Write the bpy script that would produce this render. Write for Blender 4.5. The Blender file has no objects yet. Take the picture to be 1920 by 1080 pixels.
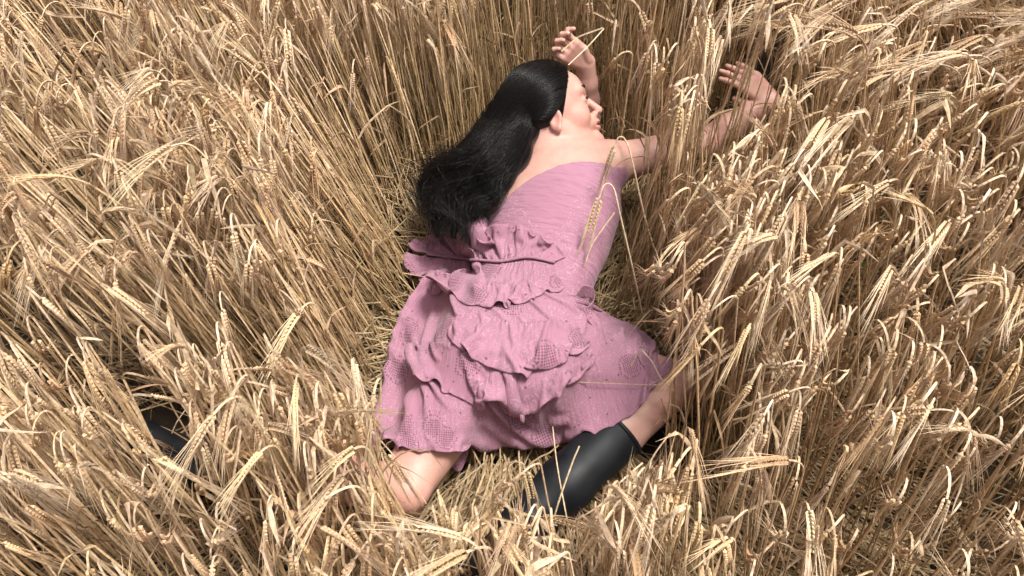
import bpy, bmesh, math, random
import numpy as np
from mathutils import Vector

QUICK = False
rng = np.random.default_rng(7)
random.seed(7)
scene = bpy.context.scene
COL = scene.collection

# ------------------------------------------------------------------ camera, sky, sun, exposure
PITCH = math.radians(60.0)          # camera looks down 60 degrees
FPX, W0, H0 = 1750.0, 1920.0, 1080.0
DIST, ZT = 2.2, 0.25
CAM = np.array([0.0, -DIST*math.cos(PITCH), ZT + DIST*math.sin(PITCH)])
CX = np.array([1.0, 0.0, 0.0])
CY = np.array([0.0, math.sin(PITCH), math.cos(PITCH)])
CZ = np.array([0.0, -math.cos(PITCH), math.sin(PITCH)])
cd = bpy.data.cameras.new('camera'); cam = bpy.data.objects.new('camera', cd); COL.objects.link(cam)
cam.location = CAM; cam.rotation_euler = (math.pi/2 - PITCH, 0, 0)
cd.sensor_width = 36.0; cd.lens = 36.0*FPX/W0; cd.clip_start = 0.05; cd.clip_end = 2000
scene.camera = cam

SUN_EL, SUN_AZ = math.radians(74), math.radians(65)      # azimuth from +y towards +x
world = bpy.data.worlds.new('World'); scene.world = world; world.use_nodes = True
wn = world.node_tree; bg = wn.nodes['Background']
sky = wn.nodes.new('ShaderNodeTexSky'); sky.sky_type = 'NISHITA'; sky.sun_disc = False
sky.sun_elevation = SUN_EL; sky.sun_rotation = SUN_AZ; sky.air_density = 1.0; sky.dust_density = 6.0; sky.ozone_density = 0.6
hs = wn.nodes.new('ShaderNodeHueSaturation'); hs.inputs['Saturation'].default_value = 0.45       # thin cloud whitens the sky
wn.links.new(sky.outputs[0], hs.inputs['Color']); wn.links.new(hs.outputs[0], bg.inputs[0]); bg.inputs[1].default_value = 0.088
sd = bpy.data.lights.new('sun', 'SUN'); sun = bpy.data.objects.new('sun', sd); COL.objects.link(sun)
sd.energy = 2.5; sd.angle = math.radians(13); sd.color = (1.0, 0.965, 0.91)
sv = Vector((math.sin(SUN_AZ)*math.cos(SUN_EL), math.cos(SUN_AZ)*math.cos(SUN_EL), math.sin(SUN_EL)))
sun.rotation_euler = sv.to_track_quat('Z', 'Y').to_euler()
sun.location = (0, 0, 6)
scene.view_settings.view_transform = 'Standard'; scene.view_settings.look = 'None'
scene.view_settings.exposure = 0.96; scene.view_settings.gamma = 1.0
scene.cycles.max_bounces = 8; scene.cycles.diffuse_bounces = 4; scene.cycles.transparent_max_bounces = 8

# ------------------------------------------------------------------ helpers
def P(u, v, z):
    """point at height z that the photograph shows at pixel (u, v)"""
    d = CX*((u-W0/2)/FPX) + CY*((H0/2-v)/FPX) - CZ
    t = (z-CAM[2])/d[2]
    return CAM + d*t
def project(p):
    q = np.asarray(p) - CAM
    dep = -(q @ CZ)
    return np.stack([W0/2 + FPX*(q @ CX)/dep, H0/2 - FPX*(q @ CY)/dep, dep], -1)
def norm(v):
    v = np.asarray(v, float)
    return v/np.maximum(np.linalg.norm(v, axis=-1, keepdims=True), 1e-9)

def mesh_obj(name, verts, faces, mat=None, parent=None, smooth=True, col=None, uv=None):
    verts = np.asarray(verts, np.float32)
    me = bpy.data.meshes.new(name)
    if isinstance(faces, np.ndarray):
        n, k = faces.shape
        me.vertices.add(len(verts)); me.vertices.foreach_set('co', verts.ravel())
        me.loops.add(n*k); me.loops.foreach_set('vertex_index', faces.astype(np.int32).ravel())
        me.polygons.add(n); me.polygons.foreach_set('loop_start', np.arange(0, n*k, k, dtype=np.int32))
        me.update(calc_edges=True)
    else:
        me.from_pydata(verts.tolist(), [], [list(map(int, f)) for f in faces]); me.update()
    me.polygons.foreach_set('use_smooth', np.full(len(me.polygons), smooth))
    if col is not None:
        a = me.color_attributes.new('tint', 'FLOAT_COLOR', 'POINT')
        c = np.ones((len(verts), 4), np.float32); c[:, :3] = col
        a.data.foreach_set('color', c.ravel())
    if uv is not None:
        l = me.uv_layers.new(name='UVMap')
        li = np.empty(len(me.loops), np.int32); me.loops.foreach_get('vertex_index', li)
        l.data.foreach_set('uv', np.asarray(uv, np.float32)[li].ravel())
    if mat: me.materials.append(mat)
    o = bpy.data.objects.new(name, me); COL.objects.link(o)
    if parent is not None: o.parent = parent
    return o
def tag(o, label=None, cat=None, group=None, kind=None):
    for k, v in (('label', label), ('category', cat), ('group', group), ('kind', kind)):
        if v: o[k] = v
    return o
def empty(name, loc):
    o = bpy.data.objects.new(name, None); COL.objects.link(o); o.location = Vector([float(a) for a in loc])
    o.empty_display_size = 0.05
    return o
def attach(o, root):
    """parent o keeping world coordinates (root is only translated)"""
    o.parent = root; o.matrix_parent_inverse.identity()
    off = Vector(root.location)
    if root.parent: off = off + Vector(root.parent.location)
    o.location = Vector(o.location) - off

# node shorthand
class NT:
    def __init__(s, name):
        s.m = bpy.data.materials.new(name); s.m.use_nodes = True; s.t = s.m.node_tree
        s.b = s.t.nodes['Principled BSDF']
    def n(s, typ, **kw):
        x = s.t.nodes.new(typ)
        for k, v in kw.items():
            if k.startswith('i_'):
                key = k[2:]; key = int(key) if key.isdigit() else key
                x.inputs[key].default_value = v
            else: setattr(x, k, v)
        return x
    def l(s, a, b): s.t.links.new(a, b)
    def math(s, op, a, b=None, c=None):
        x = s.n('ShaderNodeMath', operation=op)
        for i, q in enumerate((a, b, c)):
            if q is None: continue
            if isinstance(q, (int, float)): x.inputs[i].default_value = q
            else: s.l(q, x.inputs[i])
        return x.outputs[0]
    def ramp(s, fac, stops):
        r = s.n('ShaderNodeValToRGB'); s.l(fac, r.inputs[0])
        e = r.color_ramp.elements
        while len(e) < len(stops): e.new(0.5)
        for x, (p, c) in zip(e, stops): x.position = p; x.color = (*c, 1)
        return r.outputs[0]
    def mix(s, fac, a, b, mode='MIX'):
        x = s.n('ShaderNodeMix', data_type='RGBA', blend_type=mode)
        for i, q in ((0, fac), (6, a), (7, b)):
            if isinstance(q, (int, float)): x.inputs[i].default_value = q
            elif isinstance(q, tuple): x.inputs[i].default_value = (*q, 1)
            else: s.l(q, x.inputs[i])
        return x.outputs[2]
    def bump(s, h, strength, dist, prev=None):
        x = s.n('ShaderNodeBump'); x.inputs['Strength'].default_value = strength; x.inputs['Distance'].default_value = dist
        s.l(h, x.inputs['Height'])
        if prev is not None: s.l(prev, x.inputs['Normal'])
        return x.outputs[0]

# ---- materials
def mat_soil():
    s = NT('soil'); tc = s.n('ShaderNodeTexCoord')
    a = s.n('ShaderNodeTexNoise', i_Scale=9.0, i_Detail=8.0); s.l(tc.outputs['Object'], a.inputs[0])
    s.l(s.ramp(a.outputs[0], [(0.3, (0.022, 0.015, 0.009)), (0.7, (0.06, 0.042, 0.027))]), s.b.inputs['Base Color'])
    b = s.n('ShaderNodeTexNoise', i_Scale=60.0, i_Detail=6.0); s.l(tc.outputs['Object'], b.inputs[0])
    s.l(s.bump(b.outputs[0], 0.8, 0.02), s.b.inputs['Normal']); s.b.inputs['Roughness'].default_value = 0.95
    return s.m
def mat_straw(name, gain=1.0, rough=0.55, trans=0.0, fine=140.0):
    s = NT(name); at = s.n('ShaderNodeAttribute', attribute_name='tint'); tc = s.n('ShaderNodeTexCoord')
    n = s.n('ShaderNodeTexNoise', i_Scale=fine, i_Detail=4.0); s.l(tc.outputs['Object'], n.inputs[0])
    v = s.ramp(n.outputs[0], [(0.28, (0.62*gain, 0.58*gain, 0.52*gain)), (0.62, (1.05*gain,)*3)])
    c = s.mix(1.0, at.outputs[0], v, 'MULTIPLY')
    s.l(c, s.b.inputs['Base Color']); s.b.inputs['Roughness'].default_value = rough
    s.b.inputs['Specular IOR Level'].default_value = 0.35
    s.l(s.bump(n.outputs[0], 0.35, 0.002), s.b.inputs['Normal'])
    if trans > 0:
        tr = s.n('ShaderNodeBsdfTranslucent'); s.l(c, tr.inputs[0])
        mx = s.n('ShaderNodeMixShader'); mx.inputs[0].default_value = trans
        s.l(s.b.outputs[0], mx.inputs[1]); s.l(tr.outputs[0], mx.inputs[2])
        s.l(mx.outputs[0], s.t.nodes['Material Output'].inputs[0])
    return s.m
def mat_skin():
    s = NT('skin'); at = s.n('ShaderNodeAttribute', attribute_name='tint'); tc = s.n('ShaderNodeTexCoord')
    n = s.n('ShaderNodeTexNoise', i_Scale=22.0, i_Detail=8.0, i_Roughness=0.65); s.l(tc.outputs['Object'], n.inputs[0])
    v = s.ramp(n.outputs[0], [(0.3, (0.95, 0.80, 0.78)), (0.65, (1.05, 1.03, 1.0))])
    s.l(s.mix(1.0, at.outputs[0], v, 'MULTIPLY'), s.b.inputs['Base Color'])
    s.b.inputs['Roughness'].default_value = 0.48; s.b.inputs['Specular IOR Level'].default_value = 0.4
    s.b.inputs['Subsurface Weight'].default_value = 0.25
    s.b.inputs['Subsurface Radius'].default_value = (0.011, 0.004, 0.002); s.b.inputs['Subsurface Scale'].default_value = 1.0
    f = s.n('ShaderNodeTexNoise', i_Scale=260.0, i_Detail=5.0); s.l(tc.outputs['Object'], f.inputs[0])
    s.l(s.bump(f.outputs[0], 0.3, 0.0012), s.b.inputs['Normal'])
    return s.m
def mat_hair():
    s = NT('black_hair'); at = s.n('ShaderNodeAttribute', attribute_name='tint')
    s.l(at.outputs[0], s.b.inputs['Base Color']); s.b.inputs['Roughness'].default_value = 0.28
    s.b.inputs['Specular IOR Level'].default_value = 0.25
    return s.m
def mat_rubber():
    s = NT('black_rubber'); tc = s.n('ShaderNodeTexCoord')
    n = s.n('ShaderNodeTexNoise', i_Scale=14.0, i_Detail=6.0); s.l(tc.outputs['Object'], n.inputs[0])
    s.l(s.ramp(n.outputs[0], [(0.35, (0.004, 0.005, 0.007)), (0.75, (0.012, 0.014, 0.017))]), s.b.inputs['Base Color'])
    s.l(s.ramp(n.outputs[0], [(0.3, (0.45,)*3), (0.8, (0.7,)*3)]), s.b.inputs['Roughness']); s.b.inputs['Specular IOR Level'].default_value = 0.32
    return s.m
def mat_simple(name, c, rough=0.5):
    s = NT(name); s.b.inputs['Base Color'].default_value = (*c, 1); s.b.inputs['Roughness'].default_value = rough
    return s.m
def mat_dress(name='pink_cotton', nets=0.46, crease=(150.0, 14.0)):
    """pink cotton with embroidery, eyelet net patches and fine creases; UV map in metres of cloth"""
    s = NT(name); uv = s.n('ShaderNodeUVMap', uv_map='UVMap')
    U = uv.outputs[0]
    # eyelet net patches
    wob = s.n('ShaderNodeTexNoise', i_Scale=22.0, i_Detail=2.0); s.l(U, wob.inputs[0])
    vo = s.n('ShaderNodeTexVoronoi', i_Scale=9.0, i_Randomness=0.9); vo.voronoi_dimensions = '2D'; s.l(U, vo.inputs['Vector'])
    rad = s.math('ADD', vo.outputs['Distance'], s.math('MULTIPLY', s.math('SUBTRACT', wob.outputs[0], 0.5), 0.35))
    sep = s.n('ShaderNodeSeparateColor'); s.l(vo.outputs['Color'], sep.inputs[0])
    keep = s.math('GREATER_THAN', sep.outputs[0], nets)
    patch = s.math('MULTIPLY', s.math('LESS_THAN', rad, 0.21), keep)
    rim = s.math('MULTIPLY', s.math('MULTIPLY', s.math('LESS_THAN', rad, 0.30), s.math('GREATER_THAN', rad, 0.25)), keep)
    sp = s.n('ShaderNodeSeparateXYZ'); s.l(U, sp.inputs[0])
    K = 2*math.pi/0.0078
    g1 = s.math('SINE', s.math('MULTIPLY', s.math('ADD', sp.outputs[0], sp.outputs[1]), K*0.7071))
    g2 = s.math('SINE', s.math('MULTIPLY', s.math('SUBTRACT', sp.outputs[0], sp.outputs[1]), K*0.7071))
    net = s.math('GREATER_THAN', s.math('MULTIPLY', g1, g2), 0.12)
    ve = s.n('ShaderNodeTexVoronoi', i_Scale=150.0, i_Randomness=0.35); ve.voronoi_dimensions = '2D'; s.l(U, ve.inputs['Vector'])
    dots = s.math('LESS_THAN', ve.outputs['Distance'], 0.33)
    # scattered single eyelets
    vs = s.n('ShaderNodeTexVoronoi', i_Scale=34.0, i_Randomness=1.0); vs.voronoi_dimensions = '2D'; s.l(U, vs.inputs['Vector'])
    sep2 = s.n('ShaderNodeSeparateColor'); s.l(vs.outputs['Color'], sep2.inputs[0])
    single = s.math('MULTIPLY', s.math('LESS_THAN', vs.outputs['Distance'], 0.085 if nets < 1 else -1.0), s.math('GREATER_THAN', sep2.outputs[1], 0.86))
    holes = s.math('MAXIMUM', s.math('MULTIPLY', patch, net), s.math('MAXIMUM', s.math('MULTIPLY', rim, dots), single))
    # colour
    n = s.n('ShaderNodeTexNoise', i_Scale=7.0, i_Detail=5.0); s.l(U, n.inputs[0])
    base = s.ramp(n.outputs[0], [(0.25, (0.35, 0.165, 0.225)), (0.75, (0.43, 0.215, 0.29))])
    # embroidered vines: contour lines of a distorted noise
    e = s.n('ShaderNodeTexNoise', i_Scale=30.0, i_Detail=2.5, i_Distortion=1.6); s.l(U, e.inputs[0])
    ln = s.math('ABSOLUTE', s.math('SUBTRACT', s.math('FRACT', s.math('MULTIPLY', e.outputs[0], 7.0)), 0.5))
    vine = s.math('LESS_THAN', ln, 0.10)
    em = s.n('ShaderNodeTexNoise', i_Scale=6.0, i_Detail=1.0); s.l(U, em.inputs[0])
    vine = s.math('MULTIPLY', vine, s.math('GREATER_THAN', em.outputs[0], 0.42))
    c = s.mix(s.math('MULTIPLY', vine, 0.8), base, (0.50, 0.275, 0.36))
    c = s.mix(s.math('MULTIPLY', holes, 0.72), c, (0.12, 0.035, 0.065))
    s.l(c, s.b.inputs['Base Color']); s.b.inputs['Roughness'].default_value = 0.85
    s.b.inputs['Specular IOR Level'].default_value = 0.2
    s.b.inputs['Sheen Weight'].default_value = 0.15
    w = s.n('ShaderNodeTexNoise', i_Scale=45.0, i_Detail=4.0); s.l(U, w.inputs[0])
    nb = s.bump(w.outputs[0], 0.4, 0.004)
    mp = s.n('ShaderNodeMapping'); mp.inputs['Scale'].default_value = (crease[0], crease[1], 1); s.l(U, mp.inputs[0])
    cr = s.n('ShaderNodeTexNoise', i_Scale=1.0, i_Detail=5.0, i_Roughness=0.6, i_Distortion=0.6); s.l(mp.outputs[0], cr.inputs[0])
    nb = s.bump(cr.outputs[0], 0.75, 0.006, nb)
    nb = s.bump(s.math('SUBTRACT', vine, s.math('MULTIPLY', holes, 1.0)), 0.7, 0.0016, nb)
    s.l(nb, s.b.inputs['Normal'])
    tr = s.n('ShaderNodeBsdfTranslucent'); s.l(c, tr.inputs[0])
    mx = s.n('ShaderNodeMixShader'); mx.inputs[0].default_value = 0.10
    s.l(s.b.outputs[0], mx.inputs[1]); s.l(tr.outputs[0], mx.inputs[2]); s.l(mx.outputs[0], s.t.nodes['Material Output'].inputs[0])
    return s.m
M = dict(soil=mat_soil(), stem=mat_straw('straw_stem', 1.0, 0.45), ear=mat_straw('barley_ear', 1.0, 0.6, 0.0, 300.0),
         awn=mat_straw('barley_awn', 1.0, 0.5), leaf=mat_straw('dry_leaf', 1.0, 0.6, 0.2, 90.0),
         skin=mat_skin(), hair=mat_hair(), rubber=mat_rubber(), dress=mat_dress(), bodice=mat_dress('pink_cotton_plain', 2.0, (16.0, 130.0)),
         eye=mat_simple('eye_white', (0.7, 0.66, 0.62), 0.2), brow=mat_simple('brow_hair', (0.02, 0.014, 0.012), 0.6),
         green=mat_straw('weed_leaf', 1.0, 0.5, 0.2))

# ------------------------------------------------------------------ the ground
gx = np.linspace(-1, 1, 81); gx = np.sign(gx)*(np.abs(gx)**3.2)*300
X, Y = np.meshgrid(gx, gx, indexing='ij')
Z = 0.012*np.sin(X*9.1)*np.cos(Y*7.3)
n = len(gx); idx = np.arange(n*n).reshape(n, n)
F = np.stack([idx[:-1, :-1], idx[1:, :-1], idx[1:, 1:], idx[:-1, 1:]], -1).reshape(-1, 4)
ground = tag(mesh_obj('ground', np.stack([X, Y, Z], -1).reshape(-1, 3), F, M['soil']), 'dark brown soil under the barley', kind='structure')

# ------------------------------------------------------------------ signed distance fields
class Field:
    def __init__(s, lo, hi, h):
        s.lo = np.array(lo, float); s.h = h
        s.n = np.ceil((np.array(hi)-s.lo)/h).astype(int)+1
        s.a = np.full(s.n, 0.2, np.float32)
    def sub(s, lo, hi):
        i0 = np.clip(np.floor((lo-s.lo)/s.h).astype(int), 0, s.n); i1 = np.clip(np.ceil((hi-s.lo)/s.h).astype(int)+1, 0, s.n)
        sl = tuple(slice(a, b) for a, b in zip(i0, i1))
        ax = [(s.lo[k] + s.h*np.arange(i0[k], i1[k])).astype(np.float32) for k in range(3)]
        g = np.stack(np.meshgrid(*ax, indexing='ij'), -1)
        return sl, g
    def put(s, sl, d, k, op='u'):
        a = s.a[sl]
        if op == 's': d = -d; h = np.maximum(k-np.abs(a-d), 0)/max(k, 1e-6); s.a[sl] = np.maximum(a, d)+h*h*k/4
        else: h = np.maximum(k-np.abs(a-d), 0)/max(k, 1e-6); s.a[sl] = np.minimum(a, d)-h*h*k/4
    def cone(s, a, b, ra, rb, k=0.02, flat=None, wide=None, op='u'):
        """tapered capsule a-b; flat = (direction, ratio) squeezes the section along that direction"""
        a = np.asarray(a, np.float32); b = np.asarray(b, np.float32); pad = max(ra, rb)*1.05+0.03+k
        sl, g = s.sub(np.minimum(a, b)-pad, np.maximum(a, b)+pad)
        ba = b-a; pa = g-a
        t = np.clip((pa@ba)/max(float(ba@ba), 1e-9), 0, 1)
        q = pa-t[..., None]*ba
        r = ra+(rb-ra)*t
        if flat is not None:
            d = norm(flat[0]).astype(np.float32); c = q@d; q = q+(c*(1/flat[1]-1))[..., None]*d
            f = np.sqrt((q*q).sum(-1)); dist = (f-r)*np.where(f > 1e-6, np.maximum(flat[1], 1-np.abs(c/flat[1])/np.maximum(f, 1e-6)*(1-flat[1])), 1)
        else: dist = np.sqrt((q*q).sum(-1))-r
        s.put(sl, dist.astype(np.float32), k, op)
    def ell(s, c, axes, radii, k=0.02, op='u'):
        c = np.asarray(c, np.float32); pad = max(radii)+0.03+k
        sl, g = s.sub(c-pad, c+pad)
        q = g-c; loc = np.stack([q@np.asarray(ax, np.float32) for ax in axes], -1)
        r = np.asarray(radii, np.float32)
        k0 = np.sqrt(((loc/r)**2).sum(-1)); k1 = np.sqrt(((loc/(r*r))**2).sum(-1))
        s.put(sl, (k0*(k0-1)/np.maximum(k1, 1e-6)).astype(np.float32), k, op)
    def sample(s, p):
        q = (np.asarray(p)-s.lo)/s.h; i = np.clip(np.floor(q).astype(int), 0, s.n-2); f = np.clip(q-i, 0, 1)
        r = 0
        for dx in (0, 1):
            for dy in (0, 1):
                for dz in (0, 1):
                    w = (f[:, 0] if dx else 1-f[:, 0])*(f[:, 1] if dy else 1-f[:, 1])*(f[:, 2] if dz else 1-f[:, 2])
                    r = r+w*s.a[i[:, 0]+dx, i[:, 1]+dy, i[:, 2]+dz]
        return r
    def mesh(s):
        return surface_nets(s.a, s.lo, s.h)
def surface_nets(a, lo, h):
    ins = a < 0
    c = np.zeros(np.array(a.shape)-1, np.uint8)
    for dx in (0, 1):
        for dy in (0, 1):
            for dz in (0, 1):
                c += ins[dx:a.shape[0]-1+dx, dy:a.shape[1]-1+dy, dz:a.shape[2]-1+dz]
    cell = np.argwhere((c > 0) & (c < 8))
    vid = np.full(c.shape, -1, np.int32); vid[tuple(cell.T)] = np.arange(len(cell))
    corner = np.array([(x, y, z) for x in (0, 1) for y in (0, 1) for z in (0, 1)])
    val = np.stack([a[cell[:, 0]+o[0], cell[:, 1]+o[1], cell[:, 2]+o[2]] for o in corner], 1)
    acc = np.zeros((len(cell), 3)); cnt = np.zeros(len(cell))
    for i in range(8):
        for j in range(i+1, 8):
            if np.abs(corner[i]-corner[j]).sum() != 1: continue
            x = (val[:, i] < 0) != (val[:, j] < 0)
            t = np.where(x, val[:, i]/np.where(x, val[:, i]-val[:, j], 1), 0)
            acc += np.where(x[:, None], corner[i]+t[:, None]*(corner[j]-corner[i]), 0); cnt += x
    V = lo+h*(cell+acc/np.maximum(cnt, 1)[:, None])
    faces = []
    for ax in range(3):
        b1, b2 = (ax+1) % 3, (ax+2) % 3
        s0 = [slice(1, -1)]*3; s1 = [slice(1, -1)]*3; s0[ax] = slice(0, -1); s1[ax] = slice(1, None)
        A, B = ins[tuple(s0)], ins[tuple(s1)]
        off = np.array([1, 1, 1]); off[ax] = 0
        for sel, flip in ((A & ~B, False), (~A & B, True)):
            e = np.argwhere(sel)+off
            if not len(e): continue
            q = []
            for d1, d2 in ((-1, -1), (0, -1), (0, 0), (-1, 0)):
                k = e.copy(); k[:, b1] += d1; k[:, b2] += d2; q.append(vid[tuple(k.T)])
            q = np.stack(q, 1); faces.append(q[:, ::-1] if flip else q)
    return V, np.concatenate(faces)

# ------------------------------------------------------------------ the person: pose
J = dict(
    pelvis=P(958, 655, .25), waist=P(992, 548, .245), rib=P(1022, 455, .25), chest=P(1040, 380, .255), girdle=P(1052, 335, .262),
    shR=P(1142, 307, .285), shL=P(965, 352, .235), neck=P(1048, 300, .292),
    elR=P(1322, 268, .27), wrR=P(1446, 190, .35),
    elL=P(1098, 222, .165), wrL=P(1099, 120, .34),
    hipL=P(893, 690, .235), knL=P(752, 922, .20), anL=P(415, 850, .21), toL=P(285, 800, .20),
    hipR=P(1034, 660, .245), knR=P(1252, 722, .215), anR=P(975, 990, .165), toR=P(878, 1050, .09))
up = np.array([0, 0, 1.0])
# head frame: F forward, U crown, R the side we see
hC = P(1030, 214, .335)   # cranium centre
F_ = norm(0.94*CX+0.34*CY-0.12*CZ)
U_ = norm(-0.34*CX+0.94*CY); U_ = norm(U_-F_*(U_@F_)); R_ = np.cross(U_, F_); R_ = R_ if R_@CZ > 0 else -R_
HS = 1.04
def hd(f, u, r=0.0): return hC+HS*(f*F_+u*U_+r*R_)
HX = (F_, U_, R_)

B = Field((-0.42, -0.62, 0.03), (0.68, 0.86, 0.62), 0.003)
def torso(B, g):
    k = 0.05
    sx = norm(J['shR']-J['shL'])
    nrm = norm(np.cross(sx, norm(J['chest']-J['pelvis'])))
    hx = norm(J['hipR']-J['hipL'])
    B.cone(J['girdle'], J['chest'], .112+g, .150+g, k, (nrm, .62))
    B.cone(J['chest'], J['rib'], .150+g, .138+g, k, (nrm, .66))
    B.cone(J['rib'], J['waist'], .136+g, .120+g, k, (nrm, .70))
    B.cone(J['waist'], J['pelvis'], .124+g, .160+g, k, (nrm, .66))
    B.ell(P(912, 655, .265), (CX, np.array([0, 1., 0]), up), (.098+g, .11+g, .088+g), .05)
    B.ell(P(1004, 665, .275), (CX, np.array([0, 1., 0]), up), (.098+g, .11+g, .088+g), .05)
def thighs(B, g):
    B.cone(J['hipL'], J['knL'], .088+g, .056+g, .03)
    B.cone(J['hipR'], J['knR'], .090+g, .058+g, .03)
torso(B, 0.0); thighs(B, 0.0)
# shoulders and arms
B.cone(J['girdle'], J['shR'], .075, .060, .05)
B.cone(J['girdle'], J['shL'], .075, .058, .05)
# shoulder blade on the raised side
B.ell(P(1085, 345, .315), (CX, np.array([0, 1., 0]), up), (.06, .07, .035), .05)
def limb(a, b, r):
    n = len(r)-1
    for i in range(n): B.cone(a+(b-a)*(i/n), a+(b-a)*((i+1)/n), r[i], r[i+1], .012)
limb(J['shR'], J['elR'], (.052, .043, .037)); limb(J['elR'], J['wrR'], (.037, .037, .031, .0235))
limb(J['shL'], J['elL'], (.052, .045, .040)); limb(J['elL'], J['wrL'], (.038, .036, .030, .0235))
# lower legs down into the boots
limb(J['knL'], J['anL'], (.056, .054, .050, .04)); limb(J['knR'], J['anR'], (.058, .056, .052, .042))
B.ell(P(770, 915, .235), (CX, np.array([0, 1., 0]), up), (.04, .045, .03), .03)
# neck, head
B.cone(J['neck'], hd(-.03, -.055), .056, .054, .03)
B.cone(hd(-.01, -.05), J['shR']*.45+J['neck']*.55, .03, .035, .04)
B.ell(hd(-.012, .030), HX, (.100*HS, .084*HS, .077*HS), .03)
B.ell(hd(.036, -.018), HX, (.058*HS, .082*HS, .057*HS), .028)
B.ell(hd(.050, .040), HX, (.046*HS, .048*HS, .052*HS), .025)
for sgn in (1, -1):
    B.cone(hd(-.002, -.050, .047*sgn), hd(.070, -.098, .012*sgn), .018, .016, .018)
    B.ell(hd(.058, -.032, .036*sgn), HX, (.026, .024, .022), .02)
    B.cone(hd(.088, .024, .008*sgn), hd(.076, .026, .042*sgn), .011, .011, .012)
    B.ell(hd(.104, .0, .034*sgn), HX, (.019, .013, .016), .012, 's')
    B.ell(hd(.078, .0, .032*sgn), HX, (.0155, .0125, .0155), .003)
    B.ell(hd(.104, -.036, .011*sgn), HX, (.009, .008, .008), .006)
B.cone(hd(.092, .012), hd(.1195, -.029), .0080, .0098, .007)
B.ell(hd(.086, -.055), HX, (.020, .020, .028), .012)
B.ell(hd(.1035, -.0555), HX, (.0085, .0062, .020), .005)
B.ell(hd(.1000, -.0700), HX, (.0090, .0068, .019), .005)
B.ell(hd(.104, -.0630), HX, (.012, .0022, .020), .003, 's')
B.ell(hd(.088, -.096), HX, (.020, .019, .022), .012)
# ear
eF = norm(F_*0.95-U_*0.25); eU = norm(U_*.97+F_*.2); eR = norm(R_*0.93-F_*0.36)
def er(f, u, r): return hd(-.006, -.030, .0715)+f*eF+u*eU+r*eR
B.ell(er(0, 0, .002), (eF, eU, eR), (.016, .027, .007), .004)
B.ell(er(.001, .004, .010), (eF, eU, eR), (.0095, .017, .006), .004, 's')
B.ell(er(.005, -.021, .003), (eF, eU, eR), (.008, .010, .007), .004)
# hands: palm and five fingers as chains of tapered capsules
def hand(wr, palm_end, side, palm_w, fingers, thumb):
    d = norm(palm_end-wr); nrm = norm(np.cross(d, side)); sd_ = norm(np.cross(nrm, d))
    for q in np.linspace(-1, 1, 4):
        B.cone(wr+sd_*q*palm_w*.5, palm_end+sd_*q*palm_w*.95, .0135, .0112, .008, )
    for chain in fingers+[thumb]:
        pts, rr = chain
        for i in range(len(pts)-1):
            B.cone(pts[i], pts[i+1], rr[i], rr[i+1], .004)
def finger(base, dirs, lens, r0):
    pts = [np.asarray(base)]; rr = [r0]
    for d, l in zip(dirs, lens):
        pts.append(pts[-1]+norm(d)*l); rr.append(rr[-1]*.88)
    return pts, rr
# right hand: reaching out, back of the hand up, fingers trailing to the upper left
wr = J['wrR']; pe = P(1408, 155, .385)
d = norm(pe-wr); sdv = norm(np.cross(d, CZ)); sdv = sdv if sdv@CY > 0 else -sdv    # across the knuckles, towards the top of the picture
fing = []
for q, L, lift in ((1.0, .057, .012), (.36, .074, .004), (-.3, .079, -.004), (-.95, .068, -.010)):
    b = pe+sdv*.0235*q
    dd = norm(d+sdv*q*.09-CX*.35)
    fing.append(finger(b, (dd+.02*CZ, dd-.28*CZ, dd-.6*CZ), (L*.45, L*.32, L*.26), .0082))
th = finger(wr+d*.02-sdv*.020, (d*.7-sdv*.6-CZ*.3, d*.95-sdv*.2-CZ*.35), (.036, .030), .0105)
hand(wr, pe, sdv, .0235, fing, th)
# left hand: raised, wrist bent, fingers curled round a straw
wl = J['wrL']; pl = P(1068, 95, .395)
sdl = norm(.62*CX+.72*CY+.25*CZ); pn = norm(np.cross(norm(pl-wl), sdl)); pn = pn if pn@CZ > 0 else -pn
fing = []
for q, L in ((1.0, .062), (.36, .070), (-.3, .068), (-.95, .056)):
    b = pl+sdl*.026*q
    u1 = norm(-.80*CX+.45*CY+.45*CZ+sdl*q*.15); u2 = norm(-.15*CX+.35*CY+.95*CZ); u3 = norm(.75*CX-.05*CY+.6*CZ)
    fing.append(finger(b, (u1, u2, u3), (L*.46, L*.36, L*.28), .0084))
th = finger(wl+norm(pl-wl)*.012+pn*.012+sdl*.012, (-.35*CX+.60*CY+.6*CZ, -.70*CX+.55*CY+.3*CZ), (.036, .034), .0108)
hand(wl, pl, sdl, .025, fing, th)

bv, bf = B.mesh()
# skin colours: pale rose, redder ears, lips, knuckles, knees, elbows
col = np.tile(np.array([0.525, 0.325, 0.27]), (len(bv), 1))
def blob(c, r, rgb, amt):
    w = np.exp(-((bv-c)**2).sum(1)/(r*r))[:, None]*amt
    col[:] = col*(1-w)+np.array(rgb)*w
blob(er(0, 0, 0), .026, (.66, .29, .24), .7)
blob(hd(.07, -.045, .05), .035, (.70, .38, .32), .45)
blob(hd(.118, -.03), .014, (.78, .40, .34), .6)
blob(hd(.112, -.0575), .009, (.55, .16, .15), 1.0); blob(hd(.108, -.071), .009, (.58, .18, .17), 1.0)
blob(hd(.103, -.0625, .012), .009, (.55, .17, .16), .9)
blob(P(1412, 150, .4), .06, (.66, .39, .315), .5); blob(P(1065, 85, .42), .06, (.66, .39, .315), .5)
blob(J['knL'], .09, (.64, .35, .28), .6); blob(J['knR'], .09, (.64, .36, .29), .5); blob(J['elR'], .07, (.64, .36, .29), .5)
person = empty('person', (0.0, 0.0, 0.10))
tag(person, 'dark-haired person in pink lace dress and black boots lying face down in barley', 'person')
body = mesh_obj('body', bv, bf, M['skin'], smooth=True, col=col); attach(body, person)

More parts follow.
